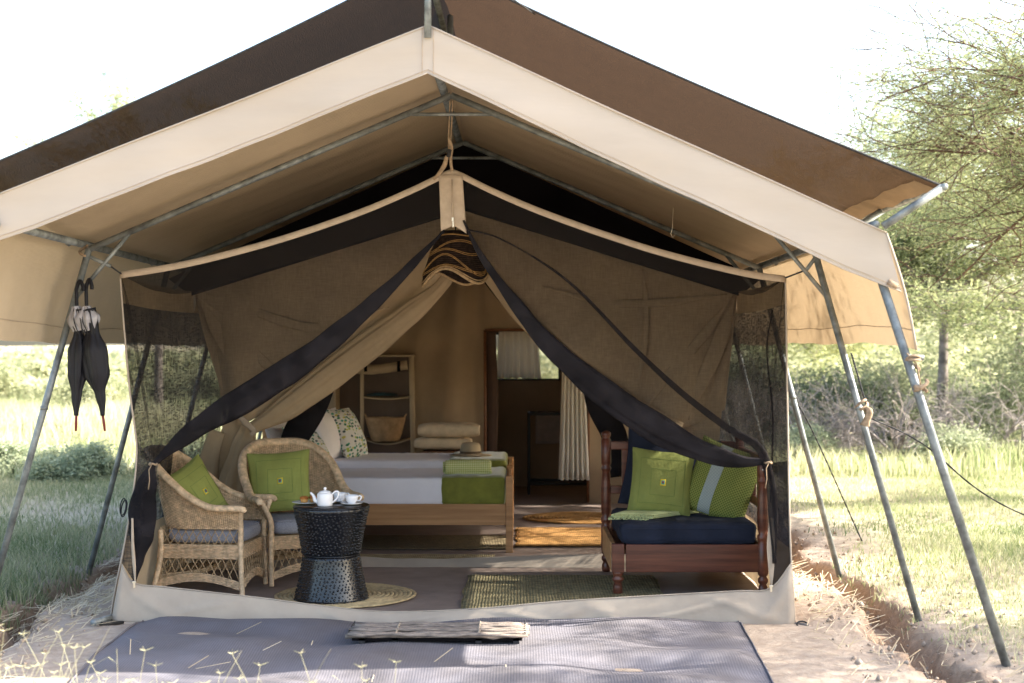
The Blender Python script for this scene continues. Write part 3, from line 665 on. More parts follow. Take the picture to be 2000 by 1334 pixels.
# gable + back wall with window
BWY = 7.8
wx0, wx1, wz0, wz1 = P(963, 0, BWY).x, P(1092, 0, BWY).x, P(0, 741, BWY).z, P(0, 652, BWY).z
mb = MB(); wk = M['canvas_in']
def quad(mb, x0, x1, z0, z1, y): mb.add([(x0, y, z0), (x1, y, z0), (x1, y, z1), (x0, y, z1)], [(0, 1, 2, 3)])
quad(mb, -1.9, wx0, 0, 1.91, BWY); quad(mb, wx1, 1.9, 0, 1.91, BWY); quad(mb, wx0, wx1, 0, wz0, BWY); quad(mb, wx0, wx1, wz1, 1.91, BWY)
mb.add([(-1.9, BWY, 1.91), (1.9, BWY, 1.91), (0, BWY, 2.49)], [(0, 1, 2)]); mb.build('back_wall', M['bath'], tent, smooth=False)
wf = MB(); t = .02
for a, b in (((wx0, wz0), (wx1, wz0)), ((wx1, wz0), (wx1, wz1)), ((wx1, wz1), (wx0, wz1)), ((wx0, wz1), (wx0, wz0))):
    wf.box(((a[0]+b[0])/2, BWY-.02, (a[1]+b[1])/2), (abs(a[0]-b[0])+t, .02, abs(a[1]-b[1])+t))
wfo = wf.build('window_frame', M['dark_steel'], tent, smooth=False)
MB().add([(wx0, BWY+.002, wz0), (wx1, BWY+.002, wz0), (wx1, BWY+.002, wz1), (wx0, BWY+.002, wz1)], [(0, 1, 2, 3)]).build('window_gauze', M['glass_w'], tent, smooth=False)
PY = 6.0
dx0, dx1, dzt = P(947, 0, PY).x, P(1148, 0, PY).x, P(0, 645, PY).z
mb = MB(); w = wob(88)
def part_fn(x0, x1, z0, z1):
    def fn(u, v):
        x = x0+(x1-x0)*u; z = z0+(z1-z0)*v
        zt = 2.49-.58*abs(x)/1.9
        if z1 > 2: z = z0+(zt-z0)*v
        r = (x+.1)/(3.2-z)      # folds fan out from the ridge
        d = .035*sin(26*r+.6)*max(0, 1-abs(x)/1.9)+.03*sin(11*r)
        return Vector((x, PY+d*min(1, z*1.2), z))
    return fn
mb.grid(part_fn(-1.9, dx0, 0, 2.49), 70, 20); mb.grid(part_fn(dx1, 1.9, 0, 2.49), 40, 20); mb.grid(part_fn(dx0, dx1, dzt, 2.49), 30, 8)
mb.build('partition_wall', M['partition'], tent)
mb = MB()
for x in (dx0, dx1): mb.tube([(x, PY-.03, .02), (x+.004, PY-.035, dzt*.5), (x, PY-.03, dzt)], .014, 8)
mb.tube([(dx0, PY-.03, dzt), (dx1, PY-.03, dzt)], .014, 8); mb.build('doorway_binding', M['darkpine'], tent)
mb = MB(); roll(mb, [Vector((dx0+.06, PY+.03, dzt-.02)), Vector((dx0+.07, PY+.03, dzt*.5)), Vector((dx0+.05, PY+.03, .05))], [.09, .11, .10], .4, 30, 20, 3, 31); mb.build('rolled_door', M['darkpine'] if False else mat('brown_rolled_mesh', (.085, .05, .035), .9), tent)
# ------------------------------------------------------------------ floor mats
def disc_mat(name, c, r, m, label, cat, rings=16, rx=1.0):
    root = thing(name, label, cat, (c[0], c[1], .012))
    for k in range(rings):
        rr_ = r*(k+.5)/rings; n = max(14, int(70*(k+1)/rings)); w = wob(k+3, 3)
        MB().tube([Vector((c[0]+rr_*rx*cos(a), c[1]+rr_*sin(a), .016+.0022*sin(a*3+k)+.001*sin(31*a))) for a in [2*pi*i/n for i in range(n)]], r/rings*.56, 6, closed=True, flat=.45).build('braid', M[m], root)
    return root
disc_mat('round_straw_mat', (-.68, .72), .43, 'straw_y', 'round yellow braided straw mat lying under the black side table', 'floor mat')
disc_mat('round_straw_mat', (.93, 4.72), .42, 'straw_o', 'round orange braided mat on the bedroom floor beyond the rectangular rug', 'floor mat', rx=1.25)
def rect_mat(name, x0, x1, y0, y1, m, label, seed, fringe=False, warp=.012):
    mb = MB(); w = wob(seed)
    f = lambda u, v: Vector((x0+(x1-x0)*u+warp*nz2(w, v*2, 1)*2, y0+(y1-y0)*v+warp*nz2(w, u*2, 4)*2, .014+.004*nz2(w, u*6, v*6)))
    mb.grid(f, 40, 30); o = mb.build(name, M[m], solid=.004); tag(o, label, 'floor mat')
    e = MB()
    for k in (0, 1): e.tube([f(i/30, k)+Vector((0, 0, .001)) for i in range(31)], .0035, 6); e.tube([f(k, i/30)+Vector((0, 0, .001)) for i in range(31)], .0035, 6)
    b = e.build('hem', M[m]); b.parent = o
    return o
rect_mat('grass_mat', .04, 1.26, .22, 1.47, 'straw_g', 'rectangular green-grey woven grass mat in front of the red-brown daybed', 3)
rect_mat('sisal_runner', -1.0, .20, 1.98, 2.42, 'straw_t', 'tan ribbed runner lying just inside the tent door before the near bed', 4)
rect_mat('sisal_runner', -.95, .30, 2.75, 3.5, 'straw_b', 'ribbed runner lying under the near bed, darkened for the shade there', 5)
rect_mat('sisal_rug', .36, 1.4, 2.9, 4.0, 'straw_o', 'rectangular orange-brown sisal rug beside the bed foot posts', 6)

# ------------------------------------------------------------------ wicker chair
def weave_rows(mb, surf, zs, valid, nst, amp=.0032, r=.0040, closed=False, rad=4):
    """real weft strands going in and out of the stakes; surf(u, z) -> (point, outward normal)"""
    for ri, z in enumerate(zs):
        run = []
        n = nst*2
        for i in range(n+1):
            u = i/n
            if valid(u, z):
                p, nn = surf(u, z); run.append(p+nn*amp*sin(pi*(u*nst+ri)+pi/2*0))
            elif len(run) > 2: mb.tube(run, r, rad, caps=False); run = []
            else: run = []
        if len(run) > 2: mb.tube(run, r, rad, caps=False)
def chair_proto(label, loc, rz):
    ch = thing('wicker_chair', label, 'chair', loc, rz, 'wicker armchairs in the porch')
    # horseshoe plan, u: front-left arm 0 .. back .5 .. front-right arm 1
    def plan(u, hw, fy, by):
        # straight arms then a round back
        Ls = by*.25-fy; per = 2*Ls+pi*hw; d = u*per
        if d < Ls: return Vector((-hw, fy+d, 0)), Vector((-1, 0, 0))
        if d > per-Ls: return Vector((hw, fy+(per-d), 0)), Vector((1, 0, 0))
        a = (d-Ls)/hw; return Vector((-hw*cos(a), fy+Ls+sin(a)*(by-(fy+Ls)), 0)), Vector((-cos(a), sin(a), 0))
    def rimz(u):
        t = 1-abs(u-.5)*2; t = max(0, min(1, (t-.16)/.74)); t = t*t*(3-2*t)
        return .545+.325*t
    zb = .415
    def surf(u, z):
        b, nb_ = plan(u, .262, -.26, .27); t, nt_ = plan(u, .345, -.29, .37)
        f = (z-zb)/.42; f2 = f
        p = b.lerp(t, f2 if f2 < 1.1 else 1.1); arm = max(0, 1-abs(f)*1.0)
        # arms flare faster because they are shorter
        k = 1-abs(u-.5)*2; fl = max(0, min(1, (.5-k)/.3))
        fa = min(1, (z-zb)/(rimz(u)-zb)); p2 = b.lerp(t, fa**1.4*.8)
        p = p.lerp(p2, fl); p.z = z
        return p, nb_
    def rimp(u):
        z = rimz(u); p, n = surf(u, z-.005); p.z = z; return p, n
    mb = MB()
    zs = [zb+.0085*i for i in range(54)]
    weave_rows(mb, surf, zs, lambda u, z: z < rimz(u)-.012, 60, rad=4, r=.0043)
    # seat-front and side aprons: four sides at z .235-.31
    legs = [(-.25, -.26), (.25, -.26), (.225, .25), (-.225, .25)]
    feet = [(-.25, -.27), (.25, -.27), (.235, .30), (-.235, .30)]
    def sidept(k, u, z):
        f = 1-min(1, z/.4)
        a = Vector(legs[k]).lerp(Vector(feet[k]), f); b = Vector(legs[(k+1) % 4]).lerp(Vector(feet[(k+1) % 4]), f)
        p = a.lerp(b, u); d = (b-a).normalized(); return Vector((p.x, p.y, z)), Vector((d.y, -d.x, 0))
    for k in range(4):
        weave_rows(mb, lambda u, z: sidept(k, u, z), [.232+.0085*i for i in range(10)], lambda u, z: True, 20, rad=4, r=.0043)
        arch = lambda u: .035+.055*sin(pi*u)
        weave_rows(mb, lambda u, z: (lambda q: (q[0]+Vector((0, 0, arch(u))), q[1]))(sidept(k, u, z)), [.004+.0085*i for i in range(6)], lambda u, z: True, 20, rad=4, r=.0043)
    o = mb.build('woven_shell', M['wicker'], ch, world=False)
    # thick wrapped rim
    mb = MB(); n = 260; pts = []; rs = []
    for i in range(n+1):
        u = i/n; p, nn = rimp(u); pts.append(p+nn*.012); rs.append((.027+.004*(1-abs(u-.5)*2))*(1+.07*(i % 2)))
    p0, p1 = pts[0].copy(), pts[-1].copy()
    st = [p0+Vector((0, -.030, -.02)), p0+Vector((0, -.018, -.006))]; en = [p1+Vector((0, -.018, -.006)), p1+Vector((0, -.030, -.02))]
    mb.tube(st+pts+en, [.018, .026]+rs+[.026, .018], 10, flat=.75); mb.build('rim', M['wicker'], ch, world=False)
    # inner back facing: band under the rim
    mb = MB()
    for i in range(0, 121):
        u = i/120; p, nn = surf(u, zb); q, n2 = rimp(u); mb.tube([p+nn*.001, surf(u, (zb+q.z)/2)[0], q], .0032, 4, caps=False)
    mb.build('stakes', M['wicker_d'], ch, world=False)
    ch_l = []
    for k in range(4):
        a = legs[k]; f = feet[k]; top = .415 if k > 1 else .545
        pts = [Vector((f[0], f[1], 0)), Vector((a[0], a[1], .235)), Vector((a[0], a[1], .40))]
        if k < 2: pts += [surf(0 if k == 0 else 1, .48)[0], surf(0 if k == 0 else 1, .53)[0]]
        c = crv(pts, 60); MB().tube(c, [.0155*(1+.08*(i % 2)) for i in range(61)], 10).build('leg', M['wicker'], ch, world=False)
    # crossing open lattice: below the apron and between seat and shell
    mb = MB()
    for k in range(4):
        nl = 11
        for i in range(nl):
            for d in (-1, 1):
                u0 = (i+.5)/nl; u1 = max(0, min(1, u0+d*1.3/nl)); z1 = .045+.035+.055*sin(pi*u1)
                a, na = sidept(k, u0, .235); b, nb_ = sidept(k, u1, z1); mb.tube([a+na*.002*d, b+nb_*.002*d], .0027, 4, caps=False)
                if k != 0:
                    if i > 0 or True:
                        a, na = sidept(k, u0, .31); b, nb_ = sidept(k, u1, .418); mb.tube([a+na*.002*d, b+nb_*.002*d], .0027, 4, caps=False)
    mb.build('lattice', M['wicker_d'], ch, world=False)
    mb = MB()
    mb.add([(-.24, -.25, .30), (.24, -.25, .30), (.22, .25, .30), (-.22, .25, .30)], [(0, 1, 2, 3)]); mb.build('seat', M['wicker_d'], ch, world=False, solid=.02)
    mb = MB()
    for k in range(3): mb.tube(crv([Vector((-.23, .28-.01*k, .10+.012*k)), Vector((-.12, .05, .12+.01*k)), Vector((0, -.02, .14+.01*k)), Vector((.12, .05, .12+.01*k)), Vector((.23, .28-.01*k, .10+.012*k))], 24), .006, 6)
    mb.build('stretcher', M['wicker_d'], ch, world=False)
    return ch
ch1 = chair_proto('cream wicker armchair nearest the left mesh corner, turned side-on to the camera', (-1.54, .94, .008), radians(84))
ch2 = copy_tree(ch1); ch2.location = (-1.09, 1.42, .008); ch2.rotation_euler = (0, 0, radians(27))
ch2['label'] = 'cream wicker armchair facing outwards behind the black side table'
def round_cushion(name, w, d, t, mt, label, cat, loc, rz, group=None):
    root_v = []; mb = MB(); n = 44; k = 10; ww = wob(8)
    def sup(a, e=.36): return (abs(cos(a))**e*(1 if cos(a) > 0 else -1), abs(sin(a))**e*(1 if sin(a) > 0 else -1))
    rows = [(0, -.5)]+[(.6, -.5), (.93, -.45), (.99, -.25), (1.0, 0), (.99, .25), (.93, .45), (.6, .54)]+[(0, .56)]
    vs = []
    for (r, z) in rows:
        for i in range(n):
            sx, sy = sup(2*pi*i/n); vs.append((sx*w/2*max(r, .001), sy*d/2*max(r, .001), z*t+.004*nz2(ww, i*.14, r*3)))
    mb.add(vs, [(a*n+i, a*n+(i+1) % n, (a+1)*n+(i+1) % n, (a+1)*n+i) for a in range(len(rows)-1) for i in range(n)])
    o = mb.build(name, M[mt]); o.location = loc; o.rotation_euler = (0, 0, rz); tag(o, label, cat, group); 
    p = MB().tube([Vector((sup(2*pi*i/60)[0]*w/2*.955, sup(2*pi*i/60)[1]*d/2*.955, t*.43)) for i in range(60)], .004, 6, closed=True).build('piping', M[mt]); p.parent = o
    return o
round_cushion('seat_cushion', .46, .50, .095, 'seat_grey', 'speckled grey seat cushion in the side-on wicker chair', 'cushion', (-1.52, .94, .373), radians(84), 'grey seat cushions')
round_cushion('seat_cushion', .46, .50, .095, 'seat_grey', 'speckled grey seat cushion in the wicker chair behind the table', 'cushion', (-1.08, 1.40, .373), radians(27), 'grey seat cushions')

# ------------------------------------------------------------------ pillows
def pil_s(w, h, t, conc=.07, seed=1):
    ww = wob(seed, 5)
    def f(a, b, side=1):
        """a, b in -1..1"""
        x = a*w/2*(1-conc*(1-b*b)*abs(a)); z = b*h/2*(1-conc*(1-a*a)*abs(b))
        th = ((1-abs(a)**2.6)*(1-abs(b)**2.6))
        y = -side*(t/2*max(0, th)**.55+.0)*(1+.10*nz2(ww, a*1.2+side, b*1.2)) + .010*nz2(ww, a*2, b*2)
        # creases running in from the corners
        for sx in (-1, 1):
            for sz in (-1, 1):
                dx, dz = 1-a*sx, 1-b*sz; rr_ = sqrt(dx*dx+dz*dz)+1e-6
                y += side*.004*sin(14*math.atan2(dz, dx)+seed)*max(0, 1-rr_/.8)*min(1, rr_*4)
        return Vector((x, y, z))
    return f
def pillow(name, w, h, t, mt, label, loc, rot, cat='pillow', group=None, seed=1, deco=None, stripe=False, flange=False):
    f = pil_s(w, h, t, .07 if not flange else .03, seed); mb = MB(); n = 26
    g = lambda s: (lambda u, v: f(sin((u*2-1)*pi/2), sin((v*2-1)*pi/2), s))
    mb.grid(g(1), n, n); mb.grid(g(-1), n, n)
    o = mb.build(name, M[mt]); o.location = loc; o.rotation_euler = rot; tag(o, label, cat, group)
    # piping seam
    e = [f(-1+2*i/20, -1) for i in range(20)]+[f(1, -1+2*i/20) for i in range(20)]+[f(1-2*i/20, 1) for i in range(20)]+[f(-1, 1-2*i/20) for i in range(20)]
    p = MB().tube(e, .0035 if not flange else .008, 6, closed=True).build('piping', M[mt]); p.parent = o
    if deco:
        off = lambda a, b, d=.0015: f(a, b)+Vector((0, -d, 0))
        for k, rng in enumerate(((.74, .70), (.40, .40))):
            cx, cz = (.02, 0) if k == 0 else (.06, -.04)
            q = MB(); pts = []
            for (a0, b0, a1, b1) in ((-1, -1, 1, -1), (1, -1, 1, 1), (1, 1, -1, 1), (-1, 1, -1, -1)):
                pts += [off(cx+(a0+(a1-a0)*i/16)*rng[0], cz+(b0+(b1-b0)*i/16)*rng[1]) for i in range(16)]
            q.tube(pts, .0011, 4, closed=True); s = q.build('stitched_square', M['thread']); s.parent = o
        for mt_, sz in (('yellow', .095), ('teal', .060), ('plum', .036)):
            q = MB(); dd = {'yellow': .003, 'teal': .005, 'plum': .007}[mt_]
            q.grid(lambda u, v: off(.06+(u*2-1)*sz*.9, -.04+(v*2-1)*sz, dd), 3, 3); s = q.build('embroidered_emblem', M[mt_], solid=.002); s.parent = o
    if stripe:
        q = MB(); q.grid(lambda u, v: f(-.36+.36*u, sin((v*2-1)*pi/2)*.99)+Vector((0, -.003, 0)), 6, 26); s = q.build('grey_band', M['grey_woven']); s.parent = o
    return o
# local frame of a pillow: faces -Y, tilt back = rotate about X by -angle
pillow('throw_pillow', .40, .40, .14, 'green', 'lime green pillow on the side-on wicker chair, seen from its edge', (-1.645, .95, .60), Euler((radians(-24), radians(-20), radians(66))), 'pillow', 'green embroidered pillows', 3, deco=True)
pillow('throw_pillow', .41, .41, .14, 'green', 'lime green square pillow facing outwards in the wicker chair behind the table', (-1.205, 1.44, .635), Euler((radians(-17), radians(-4), radians(4))), 'pillow', 'green embroidered pillows', 4, deco=True)

# ------------------------------------------------------------------ black hammered side table
tb = thing('side_table', 'black hourglass side table covered in hammered studs', 'side table', (-.747, .57, .012))
def prof_r(z): return .172+(.225-.172)*((z-.275)/.285)**1.25 if z > .275 else .168+(.222-.168)*((.275-z)/.275)**1.35
up = [(prof_r(z), z) for z in [.275+.285*i/12 for i in range(13)]]
MB().lathe([(prof_r(.0001), .0), ]+[(prof_r(z), z) for z in [.275*i/12 for i in range(1, 12)]]+[(.168, .272)], n=56).build('lower_drum', M['tablecast'], tb, world=False)
MB().lathe([(.168, .277)]+up[1:], n=56).build('upper_drum', M['tablecast'], tb, world=False)
MB().lathe([(.2, .555), (.222, .556), (.2265, .560), (.2265, .564), (.222, .567), (0, .567)], n=56).build('tabletop', M['tablecast'], tb, world=False)
MB().lathe([(.165, .270), (.1735, .272), (.1735, .278), (.165, .280)], n=56).build('waist_band', M['tablecast'], tb, world=False)
mb = MB(); rr = random.Random(4); stud_n = 0
zz = .012
row = 0
while zz < .555:
    if abs(zz-.275) > .012:
        rad = prof_r(zz); n = int(2*pi*rad/.023)
        for k in range(n):
            th = 2*pi*(k+.5*(row % 2)+rr.uniform(-.18, .18))/n; z = zz+rr.uniform(-.0065, .0065); r_ = .0066*rr.uniform(.75, 1.25)
            if cos(th-radians(-93)) < -.35: continue
            c = Vector((rad*cos(th), rad*sin(th), z)); nn = Vector((cos(th), sin(th), .15)).normalized(); a = Vector((-sin(th), cos(th), 0)); b = nn.cross(a)
            ring = [c+(a*cos(q)+b*sin(q))*r_ for q in [i*pi/3 for i in range(6)]]; ring2 = [c+(a*cos(q)+b*sin(q))*r_*.6+nn*.0046 for q in [i*pi/3 for i in range(6)]]
            mb.add(ring+ring2+[c+nn*.0062], [(i, (i+1) % 6, 6+(i+1) % 6, 6+i) for i in range(6)]+[(6+i, 6+(i+1) % 6, 12) for i in range(6)])
    zz += .0175; row += 1
o = mb.build('studs', M['tablecast'], tb, world=False); o['kind'] = 'stuff'
TZ = .580
def cup(loc, rz, label):
    r = thing('teacup', label, 'teacup', loc, rz, 'white teacups on the side table')
    MB().lathe([(.018, 0), (.022, .002), (.024, .006), (.034, .018), (.0385, .036), (.040, .052), (.0385, .052), (.036, .036), (.030, .016), (0, .008)], n=30).build('bowl', M['china'], r, world=False)
    MB().tube(crv([(.036, 0, .044), (.052, 0, .048), (.058, 0, .036), (.050, 0, .022), (.035, 0, .018)], 16), .0032, 8, flat=1.2).build('handle', M['china'], r, world=False)
def saucer(loc, label, rad=.067):
    o = MB().lathe([(.025, 0), (.04, .002), (rad*.85, .007), (rad, .012), (rad, .0138), (rad*.85, .010), (.03, .005), (0, .004)], n=36).build('saucer' if rad < .075 else 'plate', M['china']); o.location = loc
    tag(o, label, 'saucer' if rad < .075 else 'plate')
saucer((-.625, .56, TZ), 'white saucer at the right edge of the black table'); cup((-.625, .56, TZ+.006), radians(-5), 'white teacup at the right, clear of the teapot')
saucer((-.700, .70, TZ), 'white saucer half hidden behind the teapot'); cup((-.715, .70, TZ+.006), radians(8), 'white teacup directly behind the teapot')
saucer((-.905, .61, TZ), 'white plate with two muffins left of the teapot', .085)
for (x, y, l) in ((-.912, .585, 'golden muffin at the left of the white plate'), (-.862, .62, 'golden muffin beside the teapot spout')):
    r = thing('muffin', l, 'muffin', (x, y, TZ+.010), 0, 'muffins on the plate')
    MB().lathe([(.019, 0), (.024, .022)], n=20, mod=lambda t, z: 1+.05*sin(14*t)).build('muffin_case', M['muffin_s'], r, world=False)
    MB().lathe([(.022, .020), (.0275, .025), (.026, .033), (.016, .038), (0, .040)], n=20, mod=lambda t, z: 1+.04*sin(5*t+90*z)).build('muffin_top', M['muffin'], r, world=False)
tp = thing('teapot', 'white china teapot with knob lid on the black side table', 'teapot', (-.775, .49, TZ), 0)
MB().lathe([(.040, 0), (.044, .003), (.046, .012), (.048, .05), (.047, .070), (.042, .078), (.036, .080)], n=36).build('pot', M['china'], tp, world=False)
MB().lathe([(.037, .080), (.036, .084), (.022, .091), (.008, .094), (.006, .098), (.0095, .103), (.008, .110), (0, .112)], n=28).build('lid', M['china'], tp, world=False)
MB().tube(crv([(-.040, 0, .024), (-.058, 0, .034), (-.066, 0, .056), (-.080, 0, .074), (-.088, 0, .076)], 16), [.015-.009*i/16 for i in range(17)], 12).build('spout', M['china'], tp, world=False)
MB().tube(crv([(.044, 0, .070), (.062, 0, .086), (.080, 0, .082), (.078, 0, .058), (.062, 0, .036), (.045, 0, .020)], 20), .0045, 8, flat=1.2).build('handle', M['china'], tp, world=False)

# ------------------------------------------------------------------ daybed
db = thing('daybed', 'small red-brown daybed with turned posts at the right of the porch', 'daybed', (1.4, 1.2, .008))
X0, X1, Y0, Y1 = .965, 1.865, .76, 1.69
def post(x, y, h, kind='tall'):
    if kind == 'tall':
        pr = [(.026, 0), (.030, .02), (.028, .05), (.020, .065), (.031, .08), (.031, .10), (.020, .112), (.033, .13), (.033, .15)]
        b = [(.033, .15), (.034, .155), (.034, .31), (.028, .32), (.034, .34), (.036, .36), (.026, .375), (.033, .40), (.036, .50), (.033, .60), (.026, .675), (.034, .69), (.036, .70), (.026, .712), (.034, .73), (.034, h-.06), (.028, h-.055), (.024, h-.045), (.032, h-.03), (.031, h-.012), (.015, h-.002), (0, h)]
        pr = pr[:-1]+b
    else:
        pr = [(.022, 0), (.030, .015), (.029, .05), (.022, .075), (.036, .09), (.036, .10), (.024, .112), (.034, .125), (.034, .14), (.028, .147)]
    return MB().lathe(pr, (x, y, .008), n=26).build('post' if kind == 'tall' else 'leg', M['redwood'], db)
post(X0+.0, Y1, .95); post(X1, Y0, .88); post(X1, Y1, .93); post(X0+.015, Y0+.02, 0, 'short')
MB().box((X0+.015, Y0+.02, .233), (.075, .075, .172)).build('corner_block', M['redwood'], db, bevel=.004)
MB().box(((X0+X1)/2+.02, Y0, .233), (X1-X0-.085, .03, .168)).build('front_rail', M['redwood'], db, bevel=.004)
MB().box((X0-.012, (Y0+Y1)/2+.02, .233), (.03, Y1-Y0-.11, .168)).build('side_rail', M['pine'], db, bevel=.003)
MB().box((X1, (Y0+Y1)/2, .233), (.03, Y1-Y0-.07, .168)).build('side_rail', M['redwood'], db, bevel=.003)
MB().box(((X0+X1)/2, Y1, .233), (X1-X0-.07, .03, .168)).build('front_rail', M['redwood'], db, bevel=.003)
MB().box(((X0+X1)/2, (Y0+Y1)/2, .27), (X1-X0-.04, Y1-Y0-.04, .03)).build('slat_base', M['darkpine'], db, bevel=.003)
for z in (.86, .56): MB().box(((X0+X1)/2, Y1, z if z > .8 else z), (X1-X0-.06, .028, .055)).build('head_rail', M['redwood'], db, bevel=.005)
for x in (X0+.13, X0+.40, X0+.67): MB().box((x, Y1, .71), (.05, .022, .245)).build('slat', M['redwood'], db, bevel=.004)
for z in (.83, .56): MB().box((X1-.002, (Y0+Y1)/2, z), (.028, Y1-Y0-.06, .055)).build('back_rail', M['redwood'], db, bevel=.005)
for y in (Y0+.13, Y0+.34, Y0+.58, Y0+.80): MB().box((X1, y, .695), (.022, .05, .215)).build('slat', M['redwood'], db, bevel=.004)
MB().lathe([(.0, 0), (.006, 0), (.006, .003), (0, .005)], n=14).build('post_highlight', M['china'], db)  # white disc stands in for the highlight dot on the post
sc = bpy.data.objects['post_highlight']; sc.rotation_euler = (radians(90), 0, 0); sc.location = Vector((X1-.005, Y0-.034, .775))-Vector(db.location)
# mattress
def soft_box(name, c, d, mt, label, cat, r=.04, seed=2, amp=.006, n=26, piping=True, group=None):
    mb = MB(); w = wob(seed, 6); hx, hy, hz = d[0]/2, d[1]/2, d[2]/2
    def pt(p):
        q = Vector((max(-hx+r, min(hx-r, p.x)), max(-hy+r, min(hy-r, p.y)), max(-hz+r, min(hz-r, p.z)))); dd = p-q
        if dd.length > 1e-6: dd = dd.normalized()*r
        o = q+dd; b = amp*nz2(w, o.x*5+o.z*4, o.y*5+o.z*3); nn = dd.normalized() if dd.length > 0 else Vector((0, 0, 1))
        return o+nn*b
    for ax in range(3):
        for s in (-1, 1):
            a, b = [k for k in range(3) if k != ax]; dim = (hx, hy, hz)
            nu = max(4, int(dim[a]*2/.05)+6); nv = max(4, int(dim[b]*2/.05)+6)
            def ease(u, h): 
                t = u*2-1; return t*h
            def fn(u, v, ax=ax, s=s, a=a, b=b):
                p = [0, 0, 0]; p[ax] = s*dim[ax]; p[a] = ease(u, dim[a]); p[b] = ease(v, dim[b]); return pt(Vector(p))
            mb.grid(fn, nu, nv)
    o = mb.build(name, M[mt]); o.location = c; tag(o, label, cat, group)
    if piping:
        for k, z in enumerate((hz*.45, -hz*.5)):
            e = []
            for i in range(80):
                t = 4*i/80; 
                p = [(-hx+r+2*(hx-r)*(t), -hy), (hx, -hy+r+2*(hy-r)*(t-1)), (hx-r-2*(hx-r)*(t-2), hy), (-hx, hy-r-2*(hy-r)*(t-3))][int(t)]
                e.append(pt(Vector((p[0]*1.0, p[1]*1.0, z))))
            q = MB().tube(e, .003, 5, closed=True).build('seam', M[mt]); q.parent = o
    return o
soft_box('daybed_mattress', (1.415, 1.215, .375), (.84, .88, .145), 'navy', 'navy blue fabric mattress on the red-brown daybed', 'mattress', .045, 5, .014)
pillow('throw_pillow', .62, .52, .17, 'navy', 'large navy pillow against the far end of the daybed', (1.38, 1.56, .69), Euler((radians(-18), radians(8), radians(-6))), seed=6)
pillow('throw_pillow', .40, .43, .14, 'green2', 'olive green square pillow with stitched squares standing on the daybed', (1.29, 1.22, .65), Euler((radians(-15), radians(5), radians(-6))), seed=7, deco=True)
pillow('throw_pillow', .45, .49, .16, 'check_d', 'tall olive checked pillow with grey band against the daybed back', (1.675, 1.17, .66), Euler((radians(-16), radians(17), radians(-28))), seed=8, stripe=True)
pillow('throw_pillow', .34, .40, .12, 'check_d', 'olive checked pillow mostly hidden behind the banded one', (1.62, 1.50, .65), Euler((radians(-15), radians(5), radians(-30))), seed=9)
# folded throw with fringe
tw = thing('folded_throw', 'pale green fringed throw folded on the navy mattress', 'throw', (1.2, 1.2, .45))
w = wob(19)
def twf(k):
    # outline: left-front fringe side to right
    q = [Vector((.94, .98, 0)), Vector((1.19, .93, 0)), Vector((1.54, 1.27, 0)), Vector((1.16, 1.40, 0))]
    def f(u, v):
        a = q[0].lerp(q[1], u); b = q[3].lerp(q[2], u); p = a.lerp(b, v); p.z = .458+.009*k+.003*nz2(w, u*3+k, v*3)-.004*(abs(u-.5)*2)**6; return p+Vector((.012*k*(1-v), .008*k, 0))
    return f
for k in range(3): MB().grid(twf(k), 20, 20).build('fold', M['throw'], tw, solid=.007)
mb = MB(); rr = random.Random(3)
for k in (0, 2):
    for i in range(46):
        p = twf(k)(i/45, 0); mb.tube(crv([p, p+Vector((rr.uniform(-.01, .006), -.02, -.002)), p+Vector((rr.uniform(-.02, .012), -.042, -.008-.004*k))], 4), .0028, 4)
mb.build('fringe', M['throw'], tw)

# ------------------------------------------------------------------ beds
def bed(y0, label, linen_l):
    b = thing('wooden_bed', label, 'bed', (-.6, y0+.46, .008), 0, 'twin wooden beds side by side')
    x0, x1 = -1.66, .305
    for (x, y) in ((x1, y0+.02), (x1, y0+.90), (x0, y0+.02), (x0, y0+.90)):
        MB().box((x, y, .285 if x > 0 else .40), (.052 if x > 0 else .05, .05, .57 if x > 0 else .80)).build('leg', M['pine'], b, bevel=.004)
    for y in (y0+.02, y0+.90): MB().box(((x0+x1)/2, y, .285), (x1-x0-.055, .026, .155)).build('side_rail', M['pine'], b, bevel=.003)
    MB().box((x1, y0+.46, .285), (.026, .825, .155)).build('foot_rail', M['pine'], b, bevel=.003)
    MB().box((x1, y0+.46, .53), (.024, .825, .05)).build('foot_rail', M['pine'], b, bevel=.003)
    MB().box((x0, y0+.46, .56), (.026, .825, .42)).build('headboard', M['pine'], b, bevel=.003)
    for k in range(7): MB().box((x0+.15+k*.27, y0+.46, .33), (.08, .84, .02)).build('slat', M['pine'], b, bevel=.002)
    return b
b1 = bed(2.60, 'wooden bed nearest the door, with lime blanket roll on its foot', '')
b2 = bed(3.62, 'wooden bed farther back, with the felt hat on its foot', '')
for y, l in ((2.60, 'white-sheeted mattress on the bed nearest the door'), (3.62, 'white-sheeted mattress on the farther bed')):
    soft_box('bed_mattress', (-.70, y+.46, .452 if y < 3 else .500), (1.86, .86, .215), 'linen', l, 'mattress', .035, int(y*10), .006, piping=False, group='white bed mattresses')
    o = soft_box('bed_throw', (.035, y+.46, .457 if y < 3 else .505), (.49, .885, .225), 'velvet', 'moss green velvet throw over the foot of the %s bed' % ('near' if y < 3 else 'far'), 'blanket', .04, int(y*7), .008, piping=False, group='green velvet bed throws')
